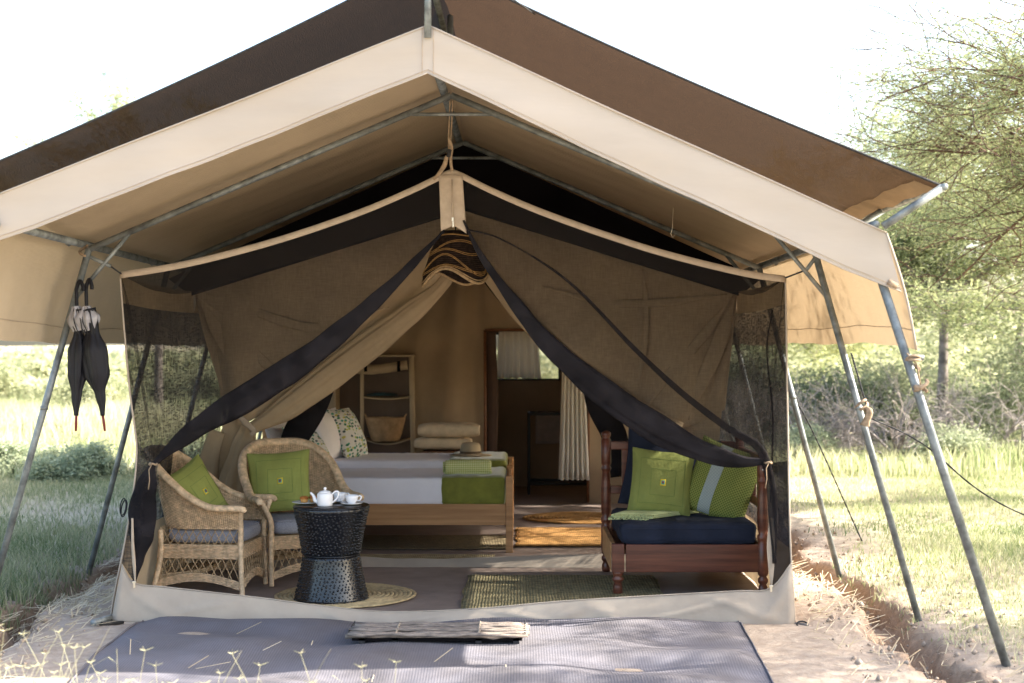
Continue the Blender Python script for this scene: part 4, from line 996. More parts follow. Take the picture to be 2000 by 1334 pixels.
# head pillows face the foot of the bed and lean on the headboard
hp = lambda nm, mt, x, y, z, t, l, sd_, g, w_=.50, h_=.46, th=.17, yaw=90: pillow(nm, w_, h_, th, mt, l, (x, y, z), Euler((radians(-t), radians(0), radians(yaw))), 'pillow', g, sd_, flange=(mt == 'leafprint'))
hp('bed_pillow', 'leafprint', -1.225, 2.96, .735, 33, 'leaf-printed pillow on the bed nearest the door, beside the wicker chair back', 11, 'leaf-printed bed pillows', yaw=74, w_=.46, h_=.44)
hp('bed_pillow', 'pillow_w', -1.42, 3.12, .77, 24, 'plain white pillow behind the leaf-printed one on the near bed', 12, 'plain white bed pillows', yaw=74)
hp('bed_pillow', 'pillow_w', -1.38, 4.10, .83, 22, 'plain white pillow at the head of the far bed, farther left', 13, 'plain white bed pillows', yaw=78)
hp('bed_pillow', 'pillow_w', -1.20, 3.90, .805, 18, 'plain white pillow leaning left of the leaf-printed pillow on the far bed', 14, 'plain white bed pillows', yaw=72, h_=.44)
hp('bed_pillow', 'leafprint', -1.07, 4.10, .80, 24, 'leaf-printed pillow on the far bed beside the hanging shelves', 15, 'leaf-printed bed pillows', yaw=76, h_=.44)
# rolled lime blanket
rb = thing('rolled_blanket', 'lime checked blanket rolled up on the foot of the near bed', 'blanket', (-.02, 2.82, .64))
a0, a1 = P(868, 914, 2.80), P(958, 914, 2.86); a0.z = a1.z = .618
mb = MB(); mb.tube(crv([a0, a0.lerp(a1, .5)+Vector((0, 0, .004)), a1], 24), [.038]+[.049]*23+[.042], 24, flat=1.1); mb.build('roll', M['check_y'], rb)
mb = MB()
for e, dx in ((a0, -1),):
    mb.tube([e+Vector((dx*.006, .045*(1-.88*t/40)*cos(t*.45), .045*(1-.88*t/40)*sin(t*.45))) for t in range(41)], .0045, 5)
mb.build('spiral_end', M['check_y'], rb)
MB().box((-.02+.01, 2.84, .580), (.36, .12, .02)).build('flap', M['check_y'], rb, bevel=.006)
# felt hat
ht = thing('felt_hat', 'tan wide-brimmed felt hat lying on the far bed foot', 'hat', (-.03, 4.02, .620))
hx = MB().lathe([(.172, .004), (.165, .0), (.10, .012), (.085, .018), (.083, .05), (.078, .085), (.066, .103), (.04, .108), (.02, .098), (0, .096)], n=40, mod=lambda t, z: 1+.05*cos(2*t)*(1 if z < .02 else .6))
hx.build('hat', M['felt'], ht, world=False, solid=.004); MB().lathe([(.087, .018), (.0865, .036)], n=36, mod=lambda t, z: 1+.05*cos(2*t)*.6).build('hat_band', M['felt_d'], ht, world=False, solid=.002)

# ------------------------------------------------------------------ back of the bedroom
cl = thing('hanging_shelf', 'hanging canvas shelves with rolled door flap against the back partition', 'shelf', (-1.0, 5.75, .8))
x0, x1, xm = P(652, 0, 5.55).x, P(803, 0, 5.55).x, P(705, 0, 5.55).x; zt, zb_ = P(0, 695, 5.55).z, .30; yy = 5.62
MB().box(((x0+x1)/2, yy+.30, (zt+zb_)/2), (x1-x0, .01, zt-zb_)).build('back_panel', M['felt_d'] if False else mat('shelf_back_canvas', (.13, .095, .075), .9), cl, smooth=False)
MB().box((x0, yy+.15, (zt+zb_)/2), (.02, .3, zt-zb_)).build('side_panel', M['canvas_in'], cl, smooth=False)
mb = MB(); sheet(mb, crv([Vector((x1-.03, yy, zt)), Vector((x1-.02, yy, 1.0)), Vector((x1-.005, yy, zb_))], 20), crv([Vector((x1+.02, yy-.01, zt)), Vector((x1+.03, yy, 1.0)), Vector((x1+.035, yy, zb_))], 20), 3, .01, 4); mb.build('side_panel', M['canvas'], cl, solid=.01)
MB().box((xm, yy+.02, (zt+zb_)/2-.06), (.035, .02, zt-zb_-.1)).build('front_stile', M['canvas'], cl, bevel=.005)
MB().box(((x0+x1)/2, yy+.12, zt), (x1-x0+.02, .26, .02)).build('top_panel', M['canvas'], cl, bevel=.004)
mb = MB(); roll(mb, [Vector((x0, yy-.02, zt-.10)), Vector(((x0+x1)/2, yy-.03, zt-.13)), Vector((x1-.04, yy-.02, zt-.09))], [.07, .09, .085], .7, 40, 18, 3, 6, amp=.12); mb.build('rolled_flap', M['canvas'], cl)
mb = MB()
for x in (x0+.30, x1-.12): mb.box((x, yy-.055, zt-.10), (.03, .02, .10))
mb.build('flap_strap', M['black'], cl, smooth=False)
for z, sg in ((P(0, 776, 5.6).z, .018), (P(0, 858, 5.6).z, .05)):
    MB().grid(lambda u, v: Vector((xm+.01+(x1-xm-.03)*u, yy+.01+.27*v, z-sg*sin(pi*u))), 20, 6).build('shelf', M['canvas'], cl, solid=.014)
# clothes or cloth on the upper shelf
cb = MB(); cb.grid(lambda u, v: Vector((xm+.03+.3*u, yy+.05+.18*v, P(0, 776, 5.6).z+.012+.03*sin(pi*u)**.4*sin(pi*v)**.4)), 20, 10); tag(cb.build('folded_cloth', M['book']), 'dark folded cloth on the upper hanging shelf', 'cloth')
bk = thing('straw_basket', 'round brown straw basket with small handles on the lower hanging shelf', 'basket', (P(752, 0, 5.68).x, 5.72, P(0, 861, 5.68).z), 0)
mb = MB()
for k in range(19):
    z = .012*k; r_ = .125+.062*(k/18)**.8; mb.tube([Vector((r_*cos(a), r_*.75*sin(a), z+.0015*sin(23*a+k*3))) for a in [2*pi*i/46 for i in range(46)]], .0078, 6, closed=True)
mb.build('coiled_wall', M['basket'], bk, world=False); MB().lathe([(0, 0), (.125, .0)], n=30).build('base', M['basket'], bk, world=False)
for s in (-1, 1): MB().tube(crv([(s*.178, -.03, .215), (s*.195, -.02, .245), (s*.20, 0, .252), (s*.195, .02, .245), (s*.178, .03, .215)], 14), .007, 6).build('handle', M['basket'], bk, world=False)
# luggage stand with two folded towels
ls = thing('luggage_stand', 'low brown wooden folding stand under the cream towels', 'stand', (-.25, 5.2, .008))
for y in (5.02, 5.38):
    for s in (-1, 1): MB().tube([(-.25+s*.24, y, .01), (-.25-s*.24, y, .56)], .016, 8).build('leg', M['darkpine'], ls)
for x in (-.49, -.01): MB().box((x, 5.2, .565), (.03, .46, .03)).build('rail', M['darkpine'], ls, bevel=.004)
for x in (-.40, -.25, -.10): MB().box((x+.0, 5.2, .582), (.05, .44, .006)).build('strap', M['darkpine'], ls, smooth=False)
MB().box((-.25, 5.2, .578), (.50, .40, .004)).build('strap', M['darkpine'], ls, smooth=False)
def towel(z, x0, x1, y, label, h, seed):
    t = thing('folded_towel', label, 'towel', ((x0+x1)/2, y, z), 0, 'cream towels on the stand'); w = wob(seed)
    for k in range(1):
        hh = h
        mb = MB()
        def f(u, v):
            a = 2*pi*v; xx = x0+(x1-x0)*u+.008*nz2(w, k, v); rz_ = hh*.54*(1-.35*abs(2*u-1)**6)
            return Vector((xx, y+.17*abs(cos(a))**.5*(1 if cos(a) > 0 else -1), z+hh*(k+.5)+rz_*abs(sin(a))**.7*(1 if sin(a) > 0 else -1)+.006*nz2(w, u*3, k)))
        mb.grid(f, 20, 20); mb.add([f(0, i/20) for i in range(20)], [tuple(range(20))]); mb.add([f(1, i/20) for i in range(20)], [tuple(range(20))])
        mb.build('fold', M['towel'], t)
towel(.595, P(812, 0, 5.2).x, P(922, 0, 5.2).x, 5.2, 'lower of the two folded cream towels on the wooden stand', .105, 3)
towel(.705, P(818, 0, 5.2).x, P(936, 0, 5.2).x, 5.2, 'upper of the two folded cream towels on the wooden stand', .125, 4)
# bathroom behind the doorway
rk = thing('towel_rack', 'black metal rack holding a grey towel behind the doorway', 'rack', (.8, 7.0, .008))
r0, r1 = P(1033, 0, 7.0).x, 1.30
for y in (6.85, 7.25):
    for x in (r0, r1): MB().box((x, y, .42), (.03, .03, .84)).build('post', M['dark_steel'], rk, bevel=.003)
    for z in (.84, .12): MB().box(((r0+r1)/2, y, z), (r1-r0+.03, .03, .03)).build('rail', M['dark_steel'], rk, bevel=.003)
for x in (r0, r1):
    for z in (.84, .12): MB().box((x, 7.05, z), (.03, .37, .03)).build('rail', M['dark_steel'], rk, bevel=.003)
mb = MB(); w = wob(5)
tx0, tx1 = P(1046, 0, 6.85).x, P(1100, 0, 6.85).x+.12
mb.grid(lambda u, v: Vector((tx0+(tx1-tx0)*u, 6.85+.03*cos(pi*v)*-1+.004*nz2(w, u*4, v), .865-.33*abs(v*2-1)**1.2)), 12, 20)
tag(mb.build('hanging_towel', M['towel_g'], solid=.012), 'grey-brown towel hung over the black rack', 'towel')
def curtain(name, x0, x1, z0, z1, y, label, n, gath=.0, seed=1, amp=.03):
    mb = MB(); w = wob(seed)
    def f(u, v):
        z = z1+(z0-z1)*v; sp = 1-gath*(1-v); x = (x0+x1)/2+(u-.5)*(x1-x0)*sp
        return Vector((x+.004*sin(n*2*pi*u+2)*v, y+amp*(.35+.65*v)*sin(n*2*pi*u+.8*nz2(w, u*2, v))+.005*nz2(w, u*6, v), z+.004*sin(n*2*pi*u)*v))
    o = mb.grid(f, 120, 16).build(name, M['curtain'], solid=.002); tag(o, label, 'curtain')
    h = MB().tube([f(i/120, 1)+Vector((0, -.002, 0)) for i in range(121)], .004, 5).build('hem', M['curtain']); h.parent = o; return o
curtain('long_curtain', P(1090, 0, 5.9).x, P(1150, 0, 5.9).x, P(0, 936, 5.9).z, 1.64, 5.90, 'long white curtain hanging at the right of the inner doorway', 6, .35, 3, .028)
curtain('short_curtain', P(968, 0, 7.6).x, P(1056, 0, 7.6).x, P(0, 738, 7.6).z, P(0, 642, 7.6).z, 7.62, 'short white curtain over the left of the bathroom window', 6, .15, 4, .02)
# bedside corner behind the left flap
bs = thing('bedside_table', 'small brown wooden bedside table partly hidden by the left door flap', 'bedside table', (-1.62, 2.35, .008))
MB().box((-1.55, 2.34, .60), (.42, .34, .025)).build('tabletop', M['darkpine'], bs, bevel=.004)
MB().box((-1.55, 2.34, .50), (.38, .30, .12)).build('drawer_box', M['darkpine'], bs, bevel=.004)
for x in (-1.72, -1.38):
    for y in (2.2, 2.48): MB().box((x, y, .225), (.035, .035, .44)).build('leg', M['darkpine'], bs, bevel=.003)
bt = thing('water_bottle', 'clear blue plastic bottle lying on the bedside table', 'bottle', (-1.42, 2.27, .645)); 
MB().tube([(-1.47, 2.27, .645), (-1.36, 2.27, .655), (-1.34, 2.27, .657), (-1.32, 2.27, .659)], [.03, .03, .014, .013], 14).build('bottle', M['bottle'], bt)
MB().tube([(-1.325, 2.27, .6585), (-1.305, 2.27, .660)], .015, 12).build('cap', M['pillow_w'], bt)
tag(MB().lathe([(.10, 0), (.13, .03), (.135, .06), (.12, .05), (0, .01)], (-1.50, 2.42, .614), n=26).build('wooden_bowl', M['darkpine']), 'brown wooden bowl on the bedside table', 'bowl')

# ------------------------------------------------------------------ lampshade hung in the porch
LP = P(889, 0, .95); LZ = P(0, 452, .95).z
lp = thing('pendant_lampshade', 'scalloped dark bead lampshade with gold cords hanging at the tent apex', 'lampshade', (LP.x, .95, 1.97))
def shr(z): 
    t = (LZ-z)/(LZ-1.97); return .085+.115*min(1, max(0, t))**.75
def scal(th, off=0): return 1.955+.040*sin(3*th+off)-.01*cos(2*th)
n = 72
def shf(th, v, off=.9, dr=0):
    z = LZ+(scal(th, off)-LZ)*v; r_ = shr(z)+dr; return Vector((LP.x+r_*cos(th), .95+r_*sin(th), z))
mb = MB().grid(lambda u, v: shf(2*pi*u, v), n, 18); mb.build('shade', M['shade'], lp, solid=.006)
mb = MB()
def cordline(fn, r_, n_=120):
    return mb.tube([fn(2*pi*i/n_) for i in range(n_)], r_, 5, closed=True)
for dz in (0, .011):
    for base, amp_, k_, ph in ((.30, .10, 2, .5), (.46, .02, 3, 0), (.72, .12, 2, 2.6), (.84, .05, 3, .9)):
        cordline(lambda th: shf(th, base+dz*3+amp_*sin(k_*th+ph), dr=.006), .0025)
cordline(lambda th: shf(th, .10, dr=.006), .005)
mb.build('cord', M['gold'], lp)
mb = MB(); mb.tube([shf(2*pi*i/120, 1.0, dr=.003) for i in range(120)], .009, 8, closed=True); mb.tube([shf(2*pi*i/120, .945, dr=.007) for i in range(120)], .0035, 5, closed=True); mb.build('rim', M['gold_l'], lp)
MB().tube([(LP.x, .95, LZ-.02), (LP.x+.01, .96, 2.46)], .004, 6).build('cable', M['rope'], lp)
mb = MB()
for a in range(3): mb.tube([(LP.x, .95, LZ-.02), (LP.x+.08*cos(a*2.1), .95+.08*sin(a*2.1), LZ-.02)], .003, 5)
mb.build('spider', M['dark_steel'], lp)
# apex hanging cords and toggle from the arch down to the porch apex
ac = thing('apex_tie', 'tan strap and toggle holding the porch apex up to the arch', 'strap', P(880, 250, -.05))
MB().tube(crv([P(879, 196, AY), P(876, 270, -.06), P(877, 300, -.04), P(881, 334, -.02)], 20), .004, 6).build('cord', M['rope_tan'], ac)
MB().tube(crv([P(884, 196, AY), P(881, 260, -.07), P(878, 290, -.05)], 20), .004, 6).build('cord', M['rope_tan'], ac)
MB().box(P(877, 299, -.06), (.022, .02, .045), (0, .2, 0)).build('toggle', M['rope'], ac, bevel=.005)
mb = MB(); roll(mb, [P(873, 304, -.05), P(868, 322, -.04), P(856, 340, -.02), P(846, 350, -.02)], [.02, .026, .022, .015], .3, 20, 8, 1, 2); mb.build('strap', M['rope_tan'], ac)
mb = MB(); roll(mb, [P(876, 268, -.07), P(881, 285, -.06), P(880, 312, -.05), P(883, 334, -.03)], [.014, .024, .016, .014], .3, 20, 8, 1, 2); mb.build('strap', M['rope_tan'], ac)
# light wire hook hanging under the fly, right
MB().tube([P(1315, 405, .2), P(1313, 448, .2), P(1310, 457, .2), P(1314, 464, .2), P(1319, 458, .2)], .0022, 5).build('wire_hook', M['brass']); tag(bpy.data.objects['wire_hook'], 'thin bent wire hook dangling from the fly at the right', 'hook')

# ------------------------------------------------------------------ umbrellas on the left leg
def umbrella(px, top, mid, bot, tip, label, wfac, lean, seed, hookdx):
    Y = AY-.06; base = P(px, top, Y)
    u = thing('closed_umbrella', label, 'umbrella', base, 0, 'folded umbrellas hung on the frame')
    a, b, c, d = P(px, top, Y), P(px+lean*.25, mid, Y), P(px+lean, bot, Y), P(px+lean*1.15, tip, Y)
    mb = MB(); roll(mb, [P(px-2, mid-36, Y), b, P(px+lean*.4, mid+45, Y), P(px+lean*.7, (mid+bot)/2+20, Y), P(px+lean*.95, bot-20, Y), c], [.07*wfac, .06*wfac, .135*wfac, .12*wfac, .05, .022], .8, 60, 32, 5, seed, amp=.17); mb.build('canopy', M['umb'], u)
    mb = MB(); roll(mb, [P(px-6, mid-42, Y), P(px-3, mid-20, Y), P(px+2, mid+6, Y)], [.04, .115*wfac, .06], .8, 24, 36, 7, seed+1, amp=.28); mb.build('lining', M['umb_s'], u)
    mb = MB()
    for k in range(6):
        t = k*1.05; mb.tube(crv([P(px-6+6*cos(t), mid-40, Y+.01*sin(t)), P(px-4+17*cos(t)*wfac, mid-16, Y-.045*abs(sin(t))), P(px+3+8*cos(t), mid+12, Y-.03)], 8), .0028, 5)
    mb.build('rib', M['rope'], u)
    MB().tube(crv([c, d], 2), [.007, .008, .006], 8).build('tip', M['umb_tip'], u)
    MB().tube(crv([P(px-4, mid-38, Y), P(px-5, top+28, Y), P(px-4, top+12, Y), P(px-4+hookdx*.5, top, Y-.01), P(px-4+hookdx, top+12, Y-.02), P(px-4+hookdx, top+20, Y-.02)], 30), .010, 10).build('handle', M['umb'], u)
umbrella(153, 548, 640, 812, 842, 'slim closed black umbrella, left of the two on the tent leg', .75, -5, 31, 12)
umbrella(172, 545, 640, 812, 842, 'fuller closed black umbrella, right of the two on the tent leg', 1.05, 28, 41, 10)

# ------------------------------------------------------------------ guy ropes, ties and pegs
def rope(label, pts, r=.0055, tw=True, name='guy_rope'):
    c = crv(pts, 60); g = thing(name, label, 'rope', c[0])
    for k in (0, 1):
        MB().tube([p+Vector((.003*cos(i*1.2+pi*k), .003*sin(i*1.2+pi*k), 0)) for i, p in enumerate(c)], r*.62, 5).build('strand', M['rope'], g)
    return g
knot = P(1692, 812, -.05)
rope('black guy rope from the right side wall down to the wrapped pole', [P(1662, 690, .35), P(1678, 745, .2), P(1694, 800, 0)])
rope('long black guy rope running from the wrapped pole off to the right', [P(1702, 818, -.02), P(1800, 866, 0), P(2010, 1010, .2), (5.1, .8, .03)])
rope('black guy rope slanting to the grass behind the right mesh corner', [P(1536, 752, 2.0), P(1590, 850, 2.3), P(1682, 1056, 2.6)])
wrap = thing('pole_wrapping', 'tan cloth strap knotted round the middle right tent pole', 'strap', knot)
legf = lambda y_: None
def wrapped(root, pxs, Y, w_, seed, name='strap'):
    mb = MB()
    for (px, py) in pxs:
        c = P(px, py, Y); mb.tube([c+Vector((w_*cos(a), w_*sin(a), .012*sin(a+px)+.004*k)) for k, a in enumerate([i*.5 for i in range(14)])], .006, 7, flat=1.6)
    return mb.build(name, M['rope_tan'], root)
wrapped(wrap, [(1680, 801), (1684, 806)], AY, .026, 1)
mb = MB(); roll(mb, [P(1690, 795, -.14), P(1697, 803, -.15), P(1694, 815, -.15), P(1688, 832, -.14)], [.018, .034, .034, .05], .4, 26, 12, 2, 3, amp=.15); mb.build('knot', M['rope_tan'], wrap)
wrap2 = thing('pole_wrapping', 'tan cloth strap wound round the nearest right tent pole', 'strap', P(1788, 740, FY))
for (px, py) in ((1783, 714), (1798, 765)): wrapped(wrap2, [(px-1, py), (px, py+3)], FY, .029, 2)
MB().tube([P(1770, 690, FY-.02), P(1790, 712, FY-.02), P(1798, 760, FY-.02)], .004, 5).build('cord', M['rope_tan'], wrap2)
MB().tube([P(1781, 697, FY+.02), P(1803, 699, FY+.02)], .014, 10).build('toggle', M['steel'], wrap2)
pg = thing('ground_peg', 'grey metal pole end poking out at the left tent corner', 'peg', P(200, 1212, -.12))
MB().tube([P(182, 1216, -.25), P(222, 1205, 0)], .018, 12).build('pipe', M['steel'], pg)
MB().tube([P(196, 1219, -.2), P(240, 1217, -.05)], .012, 10).build('pipe', M['dark_steel'], pg)
pg = thing('ground_peg', 'rusty peg with rope loop at the right tent corner', 'peg', P(1566, 1222, -.1))
MB().tube([P(1548, 1218, -.03), P(1576, 1222, -.1), P(1577, 1240, -.1)], [.014, .018, .012], 8).build('peg', M['bark'], pg)
MB().tube([P(1566, 1219, -.1)+Vector((.03*cos(a), .02*sin(a), .015*sin(a))) for a in [i*.5 for i in range(13)]], .005, 6, closed=True).build('loop', M['rope'], pg)
hb = thing('coiled_rope', 'dark rope bundle tied outside the left mesh wall', 'rope', P(243, 985, .9))
for k in range(2): MB().tube([P(243, 990, .9)+Vector((.018*cos(a)+.006*k-.01, .02*sin(a), .05*sin(a+k*.2)-.01*k)) for a in [i*.4 for i in range(16)]], .004, 6, closed=True).build('loop', M['rope'], hb)
# ------------------------------------------------------------------ vegetation (numpy built)
def np_mesh(name, V, Fc, mt, tint=None, tri=True):
    me = bpy.data.meshes.new(name); k = Fc.shape[1]
    me.vertices.add(len(V)); me.vertices.foreach_set('co', V.astype(np.float32).ravel())
    me.loops.add(Fc.size); me.loops.foreach_set('vertex_index', Fc.astype(np.int32).ravel())
    me.polygons.add(len(Fc)); me.polygons.foreach_set('loop_start', np.arange(0, Fc.size, k, dtype=np.int32))
    me.update(calc_edges=True)
    if tint is not None:
        a = me.attributes.new('tint', 'FLOAT', 'POINT'); a.data.foreach_set('value', tint.astype(np.float32))
    me.materials.append(mt); me.update(); return me
def np_obj(name, me, parent=None):
    o = bpy.data.objects.new(name, me); C.objects.link(o)
    if parent: o.parent = parent
    return o
G = np.random.default_rng(12)
hg = np.vectorize(hgt)
def blades(pts, h, wid, lean, mt, name, tint, bend=.5):
    """three-triangle curved blades at pts (n,3)"""
    n = len(pts); az = G.uniform(0, 2*pi, n); la = G.uniform(0, 2*pi, n); ln = lean*G.uniform(.2, 1.2, n)
    d = np.stack([np.cos(az), np.sin(az), np.zeros(n)], 1)*(wid[:, None]/2)
    dr = np.stack([np.cos(la), np.sin(la), np.zeros(n)], 1)*(h*ln)[:, None]
    up = np.zeros((n, 3)); up[:, 2] = h
    b0, b1 = pts-d, pts+d; m = pts+up*.55+dr*.3; m0, m1 = m-d*.8, m+d*.8; t = pts+up*np.sqrt(np.clip(1-(ln*bend)**2, .1, 1))[:, None]+dr
    V = np.stack([b0, b1, m0, m1, t], 1).reshape(-1, 3); i = np.arange(n)[:, None]*5
    Fc = np.concatenate([i+[0, 1, 3], i+[0, 3, 2], i+[2, 3, 4]], 1).reshape(-1, 3)
    return np_mesh(name, V, Fc, mt, np.repeat(tint, 5))
def patch(x, y, f, seed):
    r = np.random.default_rng(seed); o = np.zeros_like(x)
    for k in range(6):
        a, b, c = r.uniform(-f, f), r.uniform(-f, f), r.uniform(0, 6.3); o += np.sin(a*x+b*y+c)
    return o/3.5
def scatter_grass(name, x0, x1, y0, y1, n, h, wid, mt, keep, label_kind='stuff', tgreen=.0, lean=.6):
    x = G.uniform(x0, x1, n); y = G.uniform(y0, y1, n); k = keep(x, y); x, y = x[k], y[k]; n = len(x)
    # tufts: pull points towards clump centres
    z = hg(x, y)-.01; pt = patch(x, y, 2.2, 4)
    hh = h*G.uniform(.45, 1.3, n)*(1+.35*pt); ti = np.clip(.5+.28*patch(x, y, .9, 9)+.18*patch(x, y, 4.5, 3)+G.normal(0, .26, n)-tgreen, 0, 1)
    me = blades(np.stack([x, y, z], 1), hh, wid*G.uniform(.6, 1.3, n), lean, mt, name, ti)
    o = np_obj(name, me); o['kind'] = 'stuff'; return o
U = lambda n: G.uniform(0, 1, n)
# right field: pale dry-and-green short grass, sparse near the trench
scatter_grass('grass', 2.5, 9.5, -3.5, 9, 190000, .055, .007, M['grass'], lambda x, y: (patch(x, y, 1.5, 1)+1.1*np.clip((x-2.45)/1.0, -1, 1.2)+.25 > U(len(x))*1.3) & (x > 2.53), tgreen=-.15)
scatter_grass('grass', 2.3, 9, -3.2, 4, 40000, .10, .008, M['grass_g'], lambda x, y: (patch(x, y, 3.2, 21) > .35+U(len(x))*.5) & (x > 2.55), tgreen=.1)
scatter_grass('grass', 2.4, 26, 8, 30, 130000, .13, .018, M['grass'], lambda x, y: (x > (y-8)*.12+2.4) & (patch(x, y, .8, 2) > -.6+U(len(x))*.8), tgreen=-.1)
# left: green lush shaded grass by the tent, taller meadow behind
scatter_grass('grass', -7, -2.5, -3.5, 9, 170000, .085, .007, M['grass_g'], lambda x, y: (patch(x, y, 1.1, 5)+.75+.5*np.clip((-x-2.6)/1.2, -1, 1) > U(len(x))*1.4) & (x < -2.52), tgreen=.05)
scatter_grass('grass', -26, -2.4, 8, 34, 150000, .24, .018, M['grass'], lambda x, y: (patch(x, y, .8, 6) > -.8+U(len(x))*.8) & (x < -2.4-(y-8)*.05), tgreen=0)
scatter_grass('grass', -90, 90, 28, 110, 90000, .45, .09, M['grass'], lambda x, y: U(len(x)) > .1, tgreen=-.05)
scatter_grass('grass', -11, -2.6, 9.5, 24, 90000, .42, .016, M['grass'], lambda x, y: (x < -2.6-(y-8)*.05) & (patch(x, y, 1.3, 16) > -.5+U(len(x))*.9), tgreen=-.05, lean=.35)
scatter_grass('grass', 3.0, 12, 8.2, 11.5, 26000, .30, .014, M['grass'], lambda x, y: patch(x, y, 1.6, 26) > -.4+U(len(x))*1.1, tgreen=-.1, lean=.45)
# dry straw litter at the pad edges
def straw(name, x0, x1, y0, y1, n):
    x = G.uniform(x0, x1, n); y = G.uniform(y0, y1, n); z = hg(x, y)+G.uniform(.002, .03, n); az = G.normal(1.2, .8, n); Ls = G.uniform(.04, .16, n)
    d = np.stack([np.cos(az)*Ls, np.sin(az)*Ls, G.uniform(-.02, .05, n)], 1); w_ = np.stack([-np.sin(az), np.cos(az), np.zeros(n)], 1)*.002+np.array([0, 0, .001])
    p = np.stack([x, y, z], 1); V = np.stack([p-w_, p+w_, p+d+w_, p+d-w_], 1).reshape(-1, 3); i = np.arange(n)[:, None]*4
    Fc = np.concatenate([i+[0, 1, 2], i+[0, 2, 3]], 1).reshape(-1, 3); me = np_mesh(name, V, Fc, M['straw'], np.repeat(G.uniform(0, 1, n), 4)); o = np_obj(name, me); o['kind'] = 'stuff'
straw('dry_straw', 1.98, 2.38, -.1, 2.6, 500); straw('dry_straw', -2.55, -1.98, .0, 2.2, 1100)
straw('dry_straw', 1.9, 3.2, -2.0, 0, 250); straw('dry_straw', -2.9, -1.9, -1.6, 0, 250)
straw('mat_litter', -1.6, 1.5, -1.7, -.1, 22)
# clods and pebbles on the sandy ground
def clods(n):
    V = []; Fs = []; base = np.array([[1, 0, 0], [-1, 0, 0], [0, 1, 0], [0, -1, 0], [0, 0, 1], [0, 0, -1]], float)
    fc = np.array([[0, 2, 4], [2, 1, 4], [1, 3, 4], [3, 0, 4], [2, 0, 5], [1, 2, 5], [3, 1, 5], [0, 3, 5]])
    for k in range(n):
        s = G.choice([-1, 1]); x = s*(2.42+G.normal(0, .28)); y = G.uniform(-1.7, 4)
        if abs(x) < 1.95: continue
        r_ = .004+.018*G.uniform(0, 1)**4; c = np.array([x, y, hgt(x, y)+r_*.3]); V.append(c+base*r_*G.uniform(.6, 1.3, (6, 3))); Fs.append(fc+6*len(Fs))
    o = np_obj('soil_clods', np_mesh('soil_clods', np.concatenate(V), np.concatenate(Fs), M['soil'])); o['kind'] = 'stuff'
clods(2600)
# foreground stems with seed heads close to the lens, lower left, thin towards the middle
def stems(x0, x1, y0, y1, n, hmax, name='foreground_grass'):
    mb = MB(); r = random.Random(8); Vh = []; 
    for k in range(n):
        x = r.uniform(x0, x1); y = r.uniform(y0, y1); z = hgt(x, y); h = hmax*r.uniform(.45, 1); lx, ly = r.uniform(-.35, .35)*h, r.uniform(-.2, .2)*h
        c = crv([(x, y, z), (x+lx*.3, y+ly*.3, z+h*.55), (x+lx, y+ly, z+h)], 5); mb.tube(c, [.0016, .0015, .0014, .0012, .001, .0008], 3, caps=False)
        for q in range(r.randint(2, 4)):      # side blades
            p = c[r.randint(0, 3)]; a = r.uniform(0, 6.3); l = r.uniform(.04, .12); e = p+Vector((cos(a)*l, sin(a)*l, l*.5)); f = p+Vector((cos(a)*l*1.5, sin(a)*l*1.5, l*.3))
            s = Vector((-sin(a), cos(a), 0))*.002; mb.add([p-s, p+s, e+s, e-s, f], [(0, 1, 2, 3), (3, 2, 4)])
        if r.random() < .65:                       # star-like seed head
            p = c[-1]
            for q in range(5):
                a = q*1.257+r.random(); l = r.uniform(.015, .035); e = p+Vector((cos(a)*l, sin(a)*l, l*.35)); s = Vector((0, 0, .0016)); mb.add([p-s, p+s, e+s*.6, e-s*.6], [(0, 1, 2, 3)])
    n_ = len(mb.v); V = np.array([tuple(v) for v in mb.v]); 
    me = bpy.data.meshes.new(name); me.from_pydata(mb.v, [], mb.f); a = me.attributes.new('tint', 'FLOAT', 'POINT'); a.data.foreach_set('value', G.uniform(0, 1, n_).astype(np.float32)); me.materials.append(M['seed'])
    o = np_obj(name, me); o['kind'] = 'stuff'
stems(-1.75, -.1, -3.1, -2.5, 70, .42); stems(-2.0, -1.2, -3.0, -2.3, 60, .46); stems(-.1, 1.7, -3.0, -2.5, 20, .30)

